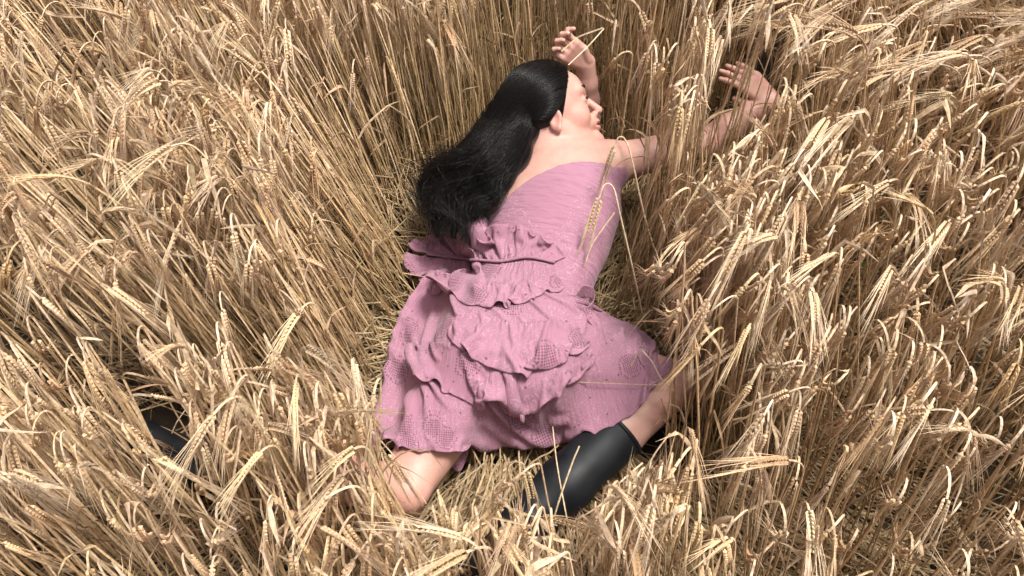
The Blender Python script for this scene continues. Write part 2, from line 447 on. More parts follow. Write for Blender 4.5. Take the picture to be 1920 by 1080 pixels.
def uvsphere(c, axes, radii, nu=14, nv=9):
    th_ = np.linspace(0, 2*np.pi, nu, endpoint=False); ph = np.linspace(0, np.pi, nv)
    v = []
    for p_ in ph:
        for t in th_: v.append(np.asarray(c)+axes[0]*radii[0]*math.sin(p_)*math.cos(t)+axes[1]*radii[1]*math.cos(p_)+axes[2]*radii[2]*math.sin(p_)*math.sin(t))
    f = [(i*nu+j, i*nu+(j+1) % nu, (i+1)*nu+(j+1) % nu, (i+1)*nu+j) for i in range(nv-1) for j in range(nu)]
    return np.array(v), f
def tube(pts, radii, sides=6, cap=True):
    pts = np.asarray(pts, float); n = len(pts)
    t = norm(np.gradient(pts, axis=0)); ref = np.array([.31, .2, .93]); v = []
    for i in range(n):
        a = norm(np.cross(t[i], ref)); b = np.cross(t[i], a)
        for k in range(sides):
            w = 2*math.pi*k/sides; v.append(pts[i]+radii[i]*(a*math.cos(w)+b*math.sin(w)))
    f = [(i*sides+k, i*sides+(k+1) % sides, (i+1)*sides+(k+1) % sides, (i+1)*sides+k) for i in range(n-1) for k in range(sides)]
    if cap: f += [tuple(range(sides))[::-1], tuple(range((n-1)*sides, n*sides))]
    return np.array(v), f
for sgn in (1, -1):
    v, f = tube([hd(.098, .030, .012*sgn), hd(.097, .034, .026*sgn), hd(.088, .032, .044*sgn)], (.0030, .0048, .0020), 6)
    attach(mesh_obj('eyebrow', v, f, M['brow']), person)
    v, f = tube([hd(.094, .001, .020*sgn), hd(.0955, .0045, .030*sgn), hd(.088, .0015, .045*sgn)], (.0028, .0036, .0024), 6)
    attach(mesh_obj('eyelashes', v, f, M['brow']), person)
#BODY_END
# ------------------------------------------------------------------ height map of the person, for draping
MAT_Z = 0.115                                     # top of the crushed straw she lies on
class HMap:
    def __init__(s, lo, hi, h):
        s.lo = np.array(lo, float); s.h = h; s.n = np.ceil((np.array(hi)-s.lo)/h).astype(int)+1
        s.z = np.full(s.n, MAT_Z)
    def add_field(s, B):
        k = np.arange(B.n[2])
        ins = B.a < 0
        top = B.n[2]-1-np.argmax(ins[:, :, ::-1], axis=2)
        has = ins.any(2)
        i, j = np.nonzero(has); t = np.minimum(top[i, j], B.n[2]-2)
        a0 = B.a[i, j, t]; a1 = B.a[i, j, t+1]
        z = B.lo[2]+B.h*(t+np.clip(a0/(a0-a1-1e-9), 0, 1))
        s.splat(np.stack([B.lo[0]+B.h*i, B.lo[1]+B.h*j, z], 1))
    def splat(s, p):
        q = np.round((p[:, :2]-s.lo)/s.h).astype(int)
        ok = ((q >= 0) & (q < s.n)).all(1)
        np.maximum.at(s.z, (q[ok, 0], q[ok, 1]), p[ok, 2])
    def get(s, p):
        q = np.clip((p[..., :2]-s.lo)/s.h, 0, np.array(s.n)-1.001); i = q.astype(int); f = q-i
        z = s.z; a, b = i[..., 0], i[..., 1]; u, v = f[..., 0], f[..., 1]
        return (z[a, b]*(1-u)+z[a+1, b]*u)*(1-v)+(z[a, b+1]*(1-u)+z[a+1, b+1]*u)*v
    def blur(s, it):
        for _ in range(it):
            z = np.pad(s.z, 1, mode='edge')
            s.z = (z[1:-1, 1:-1]*2+z[:-2, 1:-1]+z[2:, 1:-1]+z[1:-1, :-2]+z[1:-1, 2:])/6
    def ray(s, uv):
        """world points on the surface seen at pixels uv"""
        uv = np.asarray(uv, float); d = CX*((uv[:, :1]-W0/2)/FPX)+CY*((H0/2-uv[:, 1:])/FPX)-CZ
        z = np.full(len(uv), .33)
        for _ in range(40):
            p = CAM+d*((z-CAM[2])/d[:, 2])[:, None]
            z = z*.6+s.get(p)*.4
        return CAM+d*((z-CAM[2])/d[:, 2])[:, None]
HM = HMap((-0.75, -0.75), (0.75, 0.9), 0.004)
HM.add_field(B)
for _ in range(2):
    z = np.pad(HM.z, 1, mode='edge')
    HM.z = np.maximum.reduce([z[1:-1, 1:-1], z[:-2, 1:-1], z[2:, 1:-1], z[1:-1, :-2], z[1:-1, 2:]])
HM.blur(3)

def resample(poly, n):
    poly = np.asarray(poly, float)
    l = np.r_[0, np.cumsum(np.linalg.norm(np.diff(poly, axis=0), axis=1))]
    t = np.linspace(0, l[-1], n)
    # Catmull-like smoothing through cubic interpolation of a finely resampled polyline
    r = np.stack([np.interp(t, l, poly[:, k]) for k in range(poly.shape[1])], 1)
    for _ in range(max(1, n//14)):
        r[1:-1] = (r[:-2]+2*r[1:-1]+r[2:])/4
    return r
# ------------------------------------------------------------------ cloth: position-based drape
def drape(pos, rest_u, rest_v, pin, hm, steps=60, iters=10, grav=(0, 0, -3.0), thick=.003, bend=.25, fric=.5, damp=.96, bend4=0.):
    """pos (nu,nv,3); rest_u (nu-1,nv), rest_v (nu,nv-1) rest lengths; pin (nu,nv) bool"""
    p = pos.copy(); pv = p.copy(); dt = 1/60; g = np.array(grav)*dt*dt
    w = np.where(pin, 0., 1.)[..., None]
    nu, nv = pin.shape
    cons = []
    def add(sa, sb, L, st): cons.append((sa, sb, L, st))
    S = slice
    for o in (0, 1):
        add((S(o, nu-1, 2), S(None)), (S(o+1, nu, 2), S(None)), rest_u[o::2], 1.)
        add((S(None), S(o, nv-1, 2)), (S(None), S(o+1, nv, 2)), rest_v[:, o::2], 1.)
    du = (rest_u[:, :-1]+rest_u[:, 1:])/2; dv = (rest_v[:-1]+rest_v[1:])/2
    dg = np.sqrt(du**2+dv**2)
    for o in (0, 1):
        k = dg[o::2]
        add((S(o, nu-1, 2), S(0, nv-1)), (S(o+1, nu, 2), S(1, nv)), k, .5)
        add((S(o, nu-1, 2), S(1, nv)), (S(o+1, nu, 2), S(0, nv-1)), k, .5)
    bu = rest_u[:-1]+rest_u[1:]; bv_ = rest_v[:, :-1]+rest_v[:, 1:]
    for o in range(4):
        if nu-2 > o: add((S(o, nu-2, 4), S(None)), (S(o+2, nu, 4), S(None)), bu[o::4], bend)
        if nv-2 > o: add((S(None), S(o, nv-2, 4)), (S(None), S(o+2, nv, 4)), bv_[:, o::4], bend)
    if bend4 > 0 and nu > 12:
        b4 = rest_u[:-3]+rest_u[1:-2]+rest_u[2:-1]+rest_u[3:]
        for o in range(8): add((S(o, nu-4, 8), S(2, None)), (S(o+4, nu, 8), S(2, None)), b4[o::8, 2:], bend4)
    for st in range(steps):
        vel = (p-pv)*damp
        vl = np.linalg.norm(vel, axis=-1, keepdims=True); vel *= np.minimum(1, .006/np.maximum(vl, 1e-9))
        pv = p.copy(); p = p+w*(vel+g)
        for it in range(iters):
            for sa, sb, L, stf in cons:
                d = p[sb]-p[sa]; l = np.sqrt((d*d).sum(-1, keepdims=True))
                wa, wb = w[sa], w[sb]; ws = np.maximum(wa+wb, 1e-6)
                c = d*((l-L[..., None])/np.maximum(l, 1e-7))*stf/ws
                p[sa] += wa*c; p[sb] -= wb*c
            z = hm.get(p)+thick; pen = z-p[..., 2]; hit = (pen > 0) & (w[..., 0] > 0)
            p[..., 2] += np.where(hit, np.minimum(pen, .02), 0)
            if it == iters-1:
                m = p[..., :2]-pv[..., :2]
                pv[..., :2] += np.where(hit[..., None], m*fric, 0)
    return p
def up2(g):
    """bilinear upsample used when writing a settled cloth into the height map"""
    for ax in (0, 1):
        a = np.take(g, range(g.shape[ax]-1), ax); b = np.take(g, range(1, g.shape[ax]), ax)
        o = np.stack([a, (a+b)/2], ax+1); sh = list(g.shape); sh[ax] = 2*(g.shape[ax]-1)
        g = o.reshape(sh)
    return g
def cloth_obj(name, p, ru, rv, parent, thick=.0016, sub=1, seed=0, mat=None):
    nu, nv = p.shape[:2]
    idx = np.arange(nu*nv).reshape(nu, nv)
    f = np.stack([idx[:-1, :-1], idx[1:, :-1], idx[1:, 1:], idx[:-1, 1:]], -1).reshape(-1, 4)
    nz = np.cross(p[1:, :-1]-p[:-1, :-1], p[:-1, 1:]-p[:-1, :-1])[..., 2].mean()
    if nz < 0: f = f[:, ::-1].copy()
    u = np.concatenate([np.zeros((1, nv)), np.cumsum(np.repeat(ru.mean(1, keepdims=True), nv, 1), 0)])
    v = np.concatenate([np.zeros((nu, 1)), np.cumsum(np.repeat(rv.mean(0, keepdims=True), nu, 0), 1)], 1)
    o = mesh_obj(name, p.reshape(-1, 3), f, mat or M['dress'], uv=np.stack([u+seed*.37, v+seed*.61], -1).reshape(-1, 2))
    if sub:
        md = o.modifiers.new('smooth', 'SUBSURF'); md.levels = sub; md.render_levels = sub
    sm = o.modifiers.new('thick', 'SOLIDIFY'); sm.thickness = thick; sm.offset = 0
    attach(o, parent)
    return o
def settle(hm, p):
    hm.splat(up2(up2(p)).reshape(-1, 3))

dress = empty('dress', (0, 0, 0.0)); dress.parent = person; dress.location = (0, 0, 0)
# bodice: follows the torso, cut along the slanting neckline
T = Field((-0.25, -0.35, 0.05), (0.30, 0.50, 0.45), 0.003)
torso(T, .007)
T.cone(J['girdle'], J['shR'], .080, .060, .05); T.cone(J['girdle'], J['shL'], .080, .062, .05)
T.ell(P(1085, 345, .315), (CX, np.array([0, 1., 0]), up), (.066, .076, .040), .05)
a_, b_ = P(918, 402, .30), P(1146, 322, .32); L_ = b_-a_; Lh = norm([L_[0], L_[1], 0]); nh = np.array([-Lh[1], Lh[0], 0])
sl, g = T.sub(T.lo, T.lo+T.h*(T.n-1))
al = (g-a_)@Lh; bow = .030*np.sin(np.clip(al/np.linalg.norm(L_), 0, 1)*np.pi)
T.a[sl] = np.maximum(T.a[sl], ((g-a_)@nh-bow).astype(np.float32))
cutw = P(1000, 640, .28); sp_ = norm(J['chest']-J['pelvis'])
T.a[sl] = np.maximum(T.a[sl], (-(g-cutw)@sp_).astype(np.float32))
# arm hole on the outstretched side
T.cone(J['shR']+.01*up, J['elR'], .050, .050, .004, op='s')
tv, tf = T.mesh()
tt = (tv-J['pelvis'])@sp_; cc = (tv-J['pelvis'])@norm(np.cross(sp_, up))
rr_ = np.random.default_rng(3)
disp = np.zeros(len(tv))
for i in range(26):
    wl_ = rr_.uniform(.011, .034); ang = rr_.normal(.10, .16); ph = rr_.uniform(0, 6.28); kx = rr_.uniform(3, 14)
    warp = .35*np.sin(cc*kx*2.2+ph*2)
    env = np.clip(np.sin(cc*kx+ph*3)+.25, 0, 1)
    disp += env*np.sin((tt*math.cos(ang)+cc*math.sin(ang))/wl_*6.283+ph+warp*3)*wl_*.011
nrm_ = np.stack([T.sample(tv+e)-T.sample(tv-e) for e in np.eye(3)*.004], 1); nrm_ = norm(nrm_)
tv2 = tv+nrm_*(disp*0.9)[:, None]
bod = mesh_obj('bodice', tv2, tf, M['bodice'], uv=np.stack([cc+.4, tt+.2], 1)); attach(bod, dress)
HM2 = HMap((-0.75, -0.75), (0.75, 0.9), 0.004); HM2.z = HM.z.copy()
HM2.splat(tv2); HM2.blur(2)

def coons(top, bottom, left, right, nu, nv):
    t = resample(top, nu); b = resample(bottom, nu); l = resample(left, nv); r = resample(right, nv)
    u = np.linspace(0, 1, nu)[:, None, None]; v = np.linspace(0, 1, nv)[None, :, None]
    return ((1-v)*t[:, None]+v*b[:, None]+(1-u)*l[None]+u*r[None]
            - ((1-u)*(1-v)*t[0]+u*(1-v)*t[-1]+(1-u)*v*b[0]+u*v*b[-1]))
def lens(p): return np.linalg.norm(np.diff(p, axis=0), axis=-1), np.linalg.norm(np.diff(p, axis=1), axis=-1)

# skirt: from the waist seam to the hem, tented over the spread thighs
nu, nv = 112, 66
px = coons([(806, 506), (850, 514), (910, 526), (1000, 540), (1070, 556), (1108, 598)],
           [(716, 836), (770, 850), (850, 847), (950, 842), (1050, 834), (1130, 812), (1188, 778), (1226, 736), (1242, 698)],
           [(806, 506), (755, 572), (728, 640), (722, 710), (724, 770), (716, 836)],
           [(1108, 598), (1150, 597), (1190, 606), (1218, 630), (1236, 660), (1242, 698)], nu, nv)
def lift_to(px, edge_z, hm, off=.006, it=260):
    """heights for a pixel-laid sheet: a membrane stretched over the body, its rim held at edge_z"""
    nu, nv = px.shape[:2]
    d = CX*((px[..., :1]-W0/2)/FPX)+CY*((H0/2-px[..., 1:])/FPX)-CZ
    z = np.full((nu, nv), .22); fixed = np.isfinite(edge_z)
    z[fixed] = edge_z[fixed]
    for _ in range(it):
        q = np.pad(z, 1, mode='edge'); m = (q[:-2, 1:-1]+q[2:, 1:-1]+q[1:-1, :-2]+q[1:-1, 2:])/4
        m = np.where(fixed, edge_z, m)
        p = CAM+d*((m-CAM[2])/d[..., 2])[..., None]
        z = np.maximum(m, hm.get(p)+off)
    return CAM+d*((z-CAM[2])/d[..., 2])[..., None]
ez = np.full((nu, nv), np.nan)
ez[0] = np.linspace(.20, .135, nv); ez[-1] = .165
ez[:, -1] = .15
w0 = lift_to(px, ez, HM2)
ru, rv = lens(w0)
tq = np.linspace(0, 1, nv)[None]; ss = np.linspace(0, 1, nu)[:, None]
gath = 1.03+.34*np.exp(-((ss[1:]-.02)/.13)**2)+.16*np.exp(-((ss[1:]-.62)/.2)**2)*(1-tq)
ru2 = ru*gath; rv2 = rv*1.025
pin = np.zeros((nu, nv), bool); pin[:, 0] = True
pin[::7, -1] = True; pin[0, ::6] = True; pin[-1, ::6] = True
rs = np.random.default_rng(5)
seed = sum(np.sin(ss*f*6.283+rs.uniform(0, 6.28)+tq*rs.uniform(-3, 3)) for f in (5, 8, 12, 17))
w0[..., 2] += .004*np.abs(seed)*np.where(pin, 0, 1)
skp = drape(w0, ru2, rv2, pin, HM2, steps=40, iters=10, grav=(0, 0, -2.0), thick=.005, bend=.4)
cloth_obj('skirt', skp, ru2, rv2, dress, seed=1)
settle(HM2, skp); HM2.blur(1)

def ruffle(name, seam, outer, gather, rows, hm, seed, lift=.012, grav=(0, 0, -2.0), steps=14, seam_lift=.004, waves=7, amp=.02, bend=.2, band=False):
    n = 220
    s_ = hm.ray(resample(seam, n)); o_ = hm.ray(resample(outer, n))
    L = np.linalg.norm(np.diff(s_, axis=0), axis=1).sum(); Lo = np.linalg.norm(np.diff(o_, axis=0), axis=1).sum()
    nu = int(max(L, Lo)*gather/.0052); wdt = np.linalg.norm(o_-s_, axis=1).mean(); nv = rows
    ti = np.linspace(0, n-1, nu)
    si = np.stack([np.interp(ti, np.arange(n), s_[:, k]) for k in range(3)], 1)
    oi = np.stack([np.interp(ti, np.arange(n), o_[:, k]) for k in range(3)], 1)
    v = np.linspace(0, 1, nv)[None, :, None]
    p = si[:, None]*(1-v)+oi[:, None]*v
    r_ = np.random.default_rng(seed)
    a = np.linspace(0, 1, nu)[:, None]
    ph = 2*np.pi*(waves*a+(.34*np.sin(2*np.pi*(a*1.7+r_.uniform()))+.16*np.sin(2*np.pi*(a*3.1+r_.uniform())))*1.0)
    big = .55+.45*np.sin(2*np.pi*(a*1.3+r_.uniform()))
    prof = (1-np.abs(np.sin(ph/2)))**1.4                      # narrow ridges, broad hollows
    vv_ = v[..., 0]
    p[..., 2] = np.maximum(p[..., 2], hm.get(p))+seam_lift+lift*vv_**.8
    p[..., 2] += amp*2*prof*(.35+.65*big)*vv_**.8
    tang = norm(np.gradient(si, axis=0))[:, None]
    p += tang*(np.sin(ph)*amp*.55*big)[..., None]*v
    fine = np.sin(ph*4+1.5*np.sin(ph))*.0022+np.sin(ph*6.3+2)*.0012
    p[..., 2] += fine*np.exp(-vv_*3.2)
    edge = .006*np.sin(ph*1.5+1)+.003*np.sin(ph*4.1)
    p += norm(oi-si)[:, None]*(edge*vv_**2)[..., None]
    ru, rv = lens(p)
    rest_u = ru*(1.0+(gather-1)*.25*vv_[:, :]) ; rest_v = rv*1.01
    pin = np.zeros((nu, nv), bool); pin[:, 0] = True
    q = drape(p, rest_u, rest_v, pin, hm, steps=steps, iters=9, grav=grav, thick=.004, bend=bend, fric=.4, bend4=.12)
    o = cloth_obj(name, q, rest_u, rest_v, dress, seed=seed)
    settle(hm, q)
    if band:
        c = q[:, 0]+np.array([0, 0, .004]); c = resample(c, 60)
        v_, f_ = tube(c, .0026+.0012*np.abs(np.sin(np.arange(60)*1.7)), 8)
        t_ = mesh_obj('seam_tape', v_, f_, M['bodice'], uv=np.stack([v_[:, 0]*1.0, v_[:, 1]], 1)); attach(t_, dress)
    return o
ruffle('ruffle', [(795, 642), (860, 645), (930, 655), (990, 655), (1060, 642), (1105, 640)],
       [(773, 712), (848, 743), (886, 775), (946, 786), (992, 768), (1045, 738), (1101, 698)], 1.4, 22, HM2, 11, waves=7, amp=.011, lift=.003, bend=.5)
ruffle('ruffle', [(866, 588), (890, 578), (933, 600), (985, 608), (1040, 600), (1080, 612)],
       [(845, 622), (876, 657), (927, 690), (972, 716), (1020, 690), (1085, 660)], 1.4, 17, HM2, 12, waves=5.5, amp=.014, bend=.5)
ruffle('ruffle', [(800, 485), (840, 486), (880, 491), (940, 497), (990, 490), (1040, 500)],
       [(752, 492), (778, 530), (825, 545), (880, 578), (950, 578), (1000, 560), (1050, 540)], 1.4, 15, HM2, 13, waves=5, amp=.014, bend=.5)
ruffle('ruffle', [(800, 480), (840, 484), (880, 489), (940, 494), (990, 484), (1040, 494)],
       [(756, 460), (800, 450), (856, 452), (925, 440), (962, 428), (1010, 446), (1056, 482)], 1.4, 13, HM2, 14, waves=5.5, amp=.018, lift=.016, grav=(0, 0, -1.0), steps=10, bend=.45, band=True)

# bow at the waist: two ribbon loops and a knot
def ribbon(path, width_dir, wdt, name, parent, seed):
    path = resample(path, 26); n = 7
    k = np.linspace(-.5, .5, n)[None, :, None]
    p = path[:, None]+np.asarray(width_dir)[None, None]*wdt*k
    p[..., 2] += .004*np.sin(np.linspace(0, 9, 26))[:, None]*np.linspace(-1, 1, n)[None]
    ru, rv = lens(p)
    return cloth_obj(name, p, ru, rv, parent, seed=seed)
zb = .30
bw = norm(.3*CX+.3*CY+.9*CZ)
ribbon([P(1072, 575, .30), P(1092, 545, .33), P(1112, 548, .325), P(1113, 572, .30), P(1098, 590, .295), P(1074, 582, .30)], norm(.1*CX+.75*CY+.6*CZ), .035, 'bow_loop', dress, 21)
ribbon([P(1070, 590, .30), P(1090, 597, .315), P(1106, 612, .305), P(1096, 622, .285), P(1068, 600, .295)], norm(.5*CX+.2*CY+.8*CZ), .03, 'bow_loop', dress, 22)
# underskirt corner showing below the hem
c0 = np.array([[P(826, 838, .15), P(838, 862, .135), P(848, 880, .12)], [P(850, 838, .16), P(852, 865, .14), P(858, 886, .12)], [P(885, 838, .15), P(874, 858, .135), P(866, 884, .12)]])
ru, rv = lens(c0); cloth_obj('underskirt', c0, ru, rv, dress, seed=23, sub=3)

# ------------------------------------------------------------------ boots
def boot(kn, an, to, t0, label):
    top = kn+(an-kn)*t0; ax = norm(an-kn); ft = norm(to-an)
    lo = np.minimum(np.minimum(top, an), to)-.12; hi = np.maximum(np.maximum(top, an), to)+.12
    f = Field(lo, hi, .0035)
    sole_n = norm(ft*(-(ax@ft))+ax)                      # towards the sole
    f.cone(top-ax*.03, top+(an-top)*.55, .062, .059, .01); f.cone(top+(an-top)*.55, an, .059, .051, .02)
    f.cone(an, an+sole_n*.05, .050, .044, .02)
    f.cone(an+sole_n*.045, to+sole_n*.03, .042, .036, .025)
    sl, g = f.sub(f.lo, f.lo+f.h*(f.n-1))
    f.a[sl] = np.maximum(f.a[sl], (-(g-top)@ax).astype(np.float32))
    f.cone(top-ax*.08, top-ax*.035, .053, .053, .002, op='s')
    v, fa = f.mesh()
    o = mesh_obj('boot', v, fa, M['rubber']); attach(o, person); o['label'] = label
    # rim band and sole
    side = norm(np.cross(ax, up)); b = np.cross(ax, side)
    w = np.linspace(0, 2*np.pi, 40, endpoint=False)
    ring = np.stack([top+ax*.004+(side*math.cos(x)+b*math.sin(x))*.0615 for x in w]); vv, ff = [], []
    for i in range(40):
        r = norm(ring[i]-top-ax*.004)
        for k in range(6): vv.append(ring[i]+(r*math.cos(k*1.0472)*.003+ax*math.sin(k*1.0472)*.005))
    ff = [(i*6+k, i*6+(k+1) % 6, ((i+1) % 40)*6+(k+1) % 6, ((i+1) % 40)*6+k) for i in range(40) for k in range(6)]
    r_ = mesh_obj('top_band', vv, ff, M['rubber']); r_.parent = o; r_.location = (0, 0, 0)
    s = Field(lo, hi, .0035)
    s.cone(an+sole_n*.085, to+sole_n*.066, .042, .040, .01, (sole_n, .3))
    s.cone(an+sole_n*.092, an+sole_n*.098+ft*.03, .036, .036, .004, (sole_n, .4))
    v, fa = s.mesh(); q = mesh_obj('sole', v, fa, M['rubber']); q.parent = o; q.location = (0, 0, 0)
    return f
bfR = boot(J['knR'], J['anR'], J['toR'], .33, 'black rubber boot on the bent leg below the hem')
bfL = boot(J['knL'], J['anL'], J['toL'], .40, 'black rubber boot mostly hidden by barley')

# ------------------------------------------------------------------ hair
hv, hf, hcol = [], [], []
S_ = Field(hC-.16, hC+.16, .003)
S_.ell(hd(-.014, .032), HX, (.109*HS, .094*HS, .086*HS), .02)
sl, g = S_.sub(S_.lo, S_.lo+S_.h*(S_.n-1))
hn = norm(.88*F_-.47*U_)
S_.a[sl] = np.maximum(S_.a[sl], ((g-hd(.052, .045))@hn).astype(np.float32))
sv_, sf_ = S_.mesh()
hv.append(sv_); hf.append(np.concatenate([sf_[:, [0, 1, 2]], sf_[:, [0, 2, 3]]])); hcol.append(np.tile([.006, .005, .005], (len(sv_), 1)))
rh = np.random.default_rng(21)
rows = [  # (pixel, z) at s=0 (lower edge) and s=1 (upper edge)
    ((975, 288, .392), (914, 212, .370)),
    ((946, 322, .388), (872, 276, .335)),
    ((908, 352, .370), (820, 312, .290)),
    ((900, 384, .350), (796, 346, .258)),
    ((904, 432, .330), (796, 420, .232))]
R0_ = np.array([P(*a) for a, b in rows]); R1_ = np.array([P(*b) for a, b in rows])
NS, KP = 4600, 22
def bez(pts, n):
    """Catmull-Rom through pts (N,m,3) sampled at n points"""
    m = pts.shape[1]; q = np.concatenate([2*pts[:, :1]-pts[:, 1:2], pts, 2*pts[:, -1:]-pts[:, -2:-1]], 1)
    t = np.linspace(0, m-1-1e-6, n); i = t.astype(int); f = (t-i)[None, :, None]
    p0, p1, p2, p3 = (q[:, i+k] for k in range(4))
    return .5*((2*p1)+(-p0+p2)*f+(2*p0-5*p1+4*p2-p3)*f*f+(-p0+3*p1-3*p2+p3)*f**3)
# roots over the scalp behind the hairline, directions in the head frame
th_ = rh.uniform(0, 1, NS)
nclump = 110; cl = rh.integers(0, nclump, NS)
cs = rh.uniform(0, 1, nclump)
s_par = np.clip(cs[cl]+rh.normal(0, .03, NS), 0, 1)
hairline = rh.uniform(0, 1, NS) < .55
a_ = s_par
# root points (f,u,r) along the hairline: ear -> temple -> forehead -> far side
HLn = np.array([(-.026, -.040, .084), (.014, -.004, .086), (.046, .040, .074), (.060, .076, .050), (.064, .098, .012), (.058, .100, -.035)])
ia = a_*5; i0 = np.minimum(ia.astype(int), 4); fr = (ia-i0)[:, None]
root = HLn[i0]*(1-fr)+HLn[i0+1]*fr
back = rh.uniform(0, .8, NS)[:, None]*np.where(hairline, .05, 1.0)[:, None]
exitp = np.stack([-.100+.0*a_, -.055+.085*a_, .078-.06*a_], 1)
def onscalp(d, lift):
    c = np.array([-.014, .032, 0]); q = (d-c)/np.array([.112, .097, .089]); q = norm(q)*(1+lift[:, None])
    return q*np.array([.112, .097, .089])+c
lift = rh.uniform(0, .07, NS)**1.0
sc = []
for t in (0, .27, .52, .72):
    tt_ = back+(1-back)*t
    sc.append(onscalp(root*(1-tt_)+exitp*tt_+np.array([0, .015, .02])*np.sin(tt_*np.pi), lift))
scw = np.stack([hC+HS*(d[:, :1]*F_+d[:, 1:2]*U_+d[:, 2:]*R_) for d in sc], 1)
sp2 = np.clip(s_par+rh.normal(0, .05, NS), -.04, 1.06)[:, None, None]
low = R0_[None]*(1-sp2)+R1_[None]*sp2
thick_ = np.array([.01, .035, .045, .045, .04])[None, :]
low[..., 2] -= rh.uniform(0, 1, NS)[:, None]*thick_
crn = np.sin(np.clip(sp2[..., 0], 0, 1)*np.pi)
low[..., 2] += crn*np.array([.016, .022, .022, .018, .012])[None]
coff = rh.normal(0, 1, (nclump, 5, 3))*np.array([.003, .011, .019, .026, .034])[None, :, None]
low += coff[cl]*np.array([1, 1, .4])
low += rh.normal(0, 1, (NS, 5, 3))*np.array([.002, .003, .0035, .004, .005])[None, :, None]
wisp = rh.uniform(0, 1, NS) < .09
low[wisp, 2:] += rh.normal(0, .022, (wisp.sum(), 3, 3))+np.array([-.030, .016, 0])*rh.uniform(0, 1.6, (wisp.sum(), 1, 1))
endk = np.clip(rh.uniform(.78, 1.0, nclump)[cl]+rh.normal(0, .025, NS), .68, 1.0)
cur = bez(np.concatenate([scw, low], 1), 60)
ti = np.linspace(0, 1, KP)[None]*endk[:, None]*59
i0 = np.minimum(ti.astype(int), 58); fr = (ti-i0)[..., None]
ar = np.arange(NS)[:, None]
cur = cur[ar, i0]*(1-fr)+cur[ar, i0+1]*fr
kk = np.linspace(0, 1, KP)[None]; phc = rh.uniform(0, 6.28, nclump)[cl][:, None]; fqc = rh.uniform(5, 9, nclump)[cl][:, None]
amp_ = .007*np.clip((kk-.35)/.4, 0, 1)
cur = cur+amp_[..., None]*(np.sin(kk*fqc*2.2+phc)[..., None]*CX+.8*np.sin(kk*fqc*1.9+phc*1.7)[..., None]*np.array([0, 1., 0])+.3*np.cos(kk*fqc*2+phc)[..., None]*np.array([0, 0, 1.]))
def tubes(cur, rad, sides):
    """many thin tubes at once: cur (N,K,3), rad (N,K) -> verts, quads as triangles"""
    N, K = cur.shape[:2]
    t = norm(np.gradient(cur, axis=1)); ref = norm(np.array([.21, -.37, .9]))
    a = norm(np.cross(t, ref)); b = np.cross(t, a)
    w = np.arange(sides)*2*np.pi/sides
    v = cur[:, :, None]+rad[..., None, None]*(a[:, :, None]*np.cos(w)[None, None, :, None]+b[:, :, None]*np.sin(w)[None, None, :, None])
    base = (np.arange(N)*K*sides)[:, None, None]; k = np.arange(K-1)[None, :, None]*sides; s = np.arange(sides)[None, None]
    s2 = (s+1) % sides
    A = base+k+s; B_ = base+k+s2; C = base+k+sides+s2; D = base+k+sides+s
    f = np.concatenate([np.stack([A, B_, C], -1).reshape(-1, 3), np.stack([A, C, D], -1).reshape(-1, 3)])
    return v.reshape(-1, 3), f
rad = (.00066*rh.uniform(.7, 1.3, NS))[:, None]*np.linspace(1, .45, KP)[None]
v, f = tubes(cur, rad, 3)
hv.append(v); hf.append(f)
hc = np.array([.0045, .0036, .0034])*rh.uniform(.5, 1.9, NS)[:, None]
hcol.append(np.repeat(hc, KP*3, 0))
# under-mass that fills the fall of hair
U2 = Field(P(780, 470, .2)-np.array([.06, .06, .1]), P(1090, 170, .4)+np.array([.02, .1, .1]), .004)
for sq in (.2, .5, .8):
    m = R0_*(1-sq)+R1_*sq; m = m.copy(); m[:, 2] -= np.array([.03, .045, .045, .045, .045])
    m = np.concatenate([[hd(-.060, -.01+.03*sq, .022)], m[:5]])
    rad_ = (.040, .038, .036, .030, .020, .008)
    for i in range(len(m)-1): U2.cone(m[i], m[i+1], rad_[i], rad_[i+1], .03, (np.array([0, 0, 1.]), .6))
uv_, uf_ = U2.mesh()
hv.append(uv_); hf.append(np.concatenate([uf_[:, [0, 1, 2]], uf_[:, [0, 2, 3]]])); hcol.append(np.tile([.005, .004, .004], (len(uv_), 1)))
o = 0; ff = []
for v, f in zip(hv, hf): ff.append(f+o); o += len(v)
hair = mesh_obj('hair', np.concatenate(hv), np.concatenate(ff), M['hair'], col=np.concatenate(hcol)); attach(hair, person)
hair['label'] = 'long loose black hair swept back over the shoulder'
#PERSON_END
# ------------------------------------------------------------------ what the person covers, for laying the barley round her
for bf_ in (bfR, bfL): HM2.add_field(bf_)
HM2.splat(np.concatenate(hv))
CELL = 6
PW, PH = int(W0/CELL)+1, int(H0/CELL)+1
pdep = np.full((PW, PH), np.inf)
def splat_depth(v):
    q = project(v); i = np.floor(q[:, :2]/CELL).astype(int)
    ok = (i[:, 0] >= 0) & (i[:, 1] >= 0) & (i[:, 0] < PW) & (i[:, 1] < PH)
    np.minimum.at(pdep, (i[ok, 0], i[ok, 1]), q[ok, 2])
for o in list(bpy.data.objects):
    r = o
    while r.parent: r = r.parent
    if o.type == 'MESH' and r is person:
        me = o.data; c = np.empty(len(me.vertices)*3, np.float32); me.vertices.foreach_get('co', c)
        c = c.reshape(-1, 3)
        splat_depth(c.astype(float))
for _ in range(2):                       # close pinholes between vertices
    q = np.pad(pdep, 1, constant_values=np.inf)
    nb = np.stack([q[:-2, 1:-1], q[2:, 1:-1], q[1:-1, :-2], q[1:-1, 2:]])
    cnt = np.isfinite(nb).sum(0); mean = np.where(np.isfinite(nb), nb, 0).sum(0)/np.maximum(cnt, 1)
    pdep = np.where(~np.isfinite(pdep) & (cnt >= 3), mean, pdep)
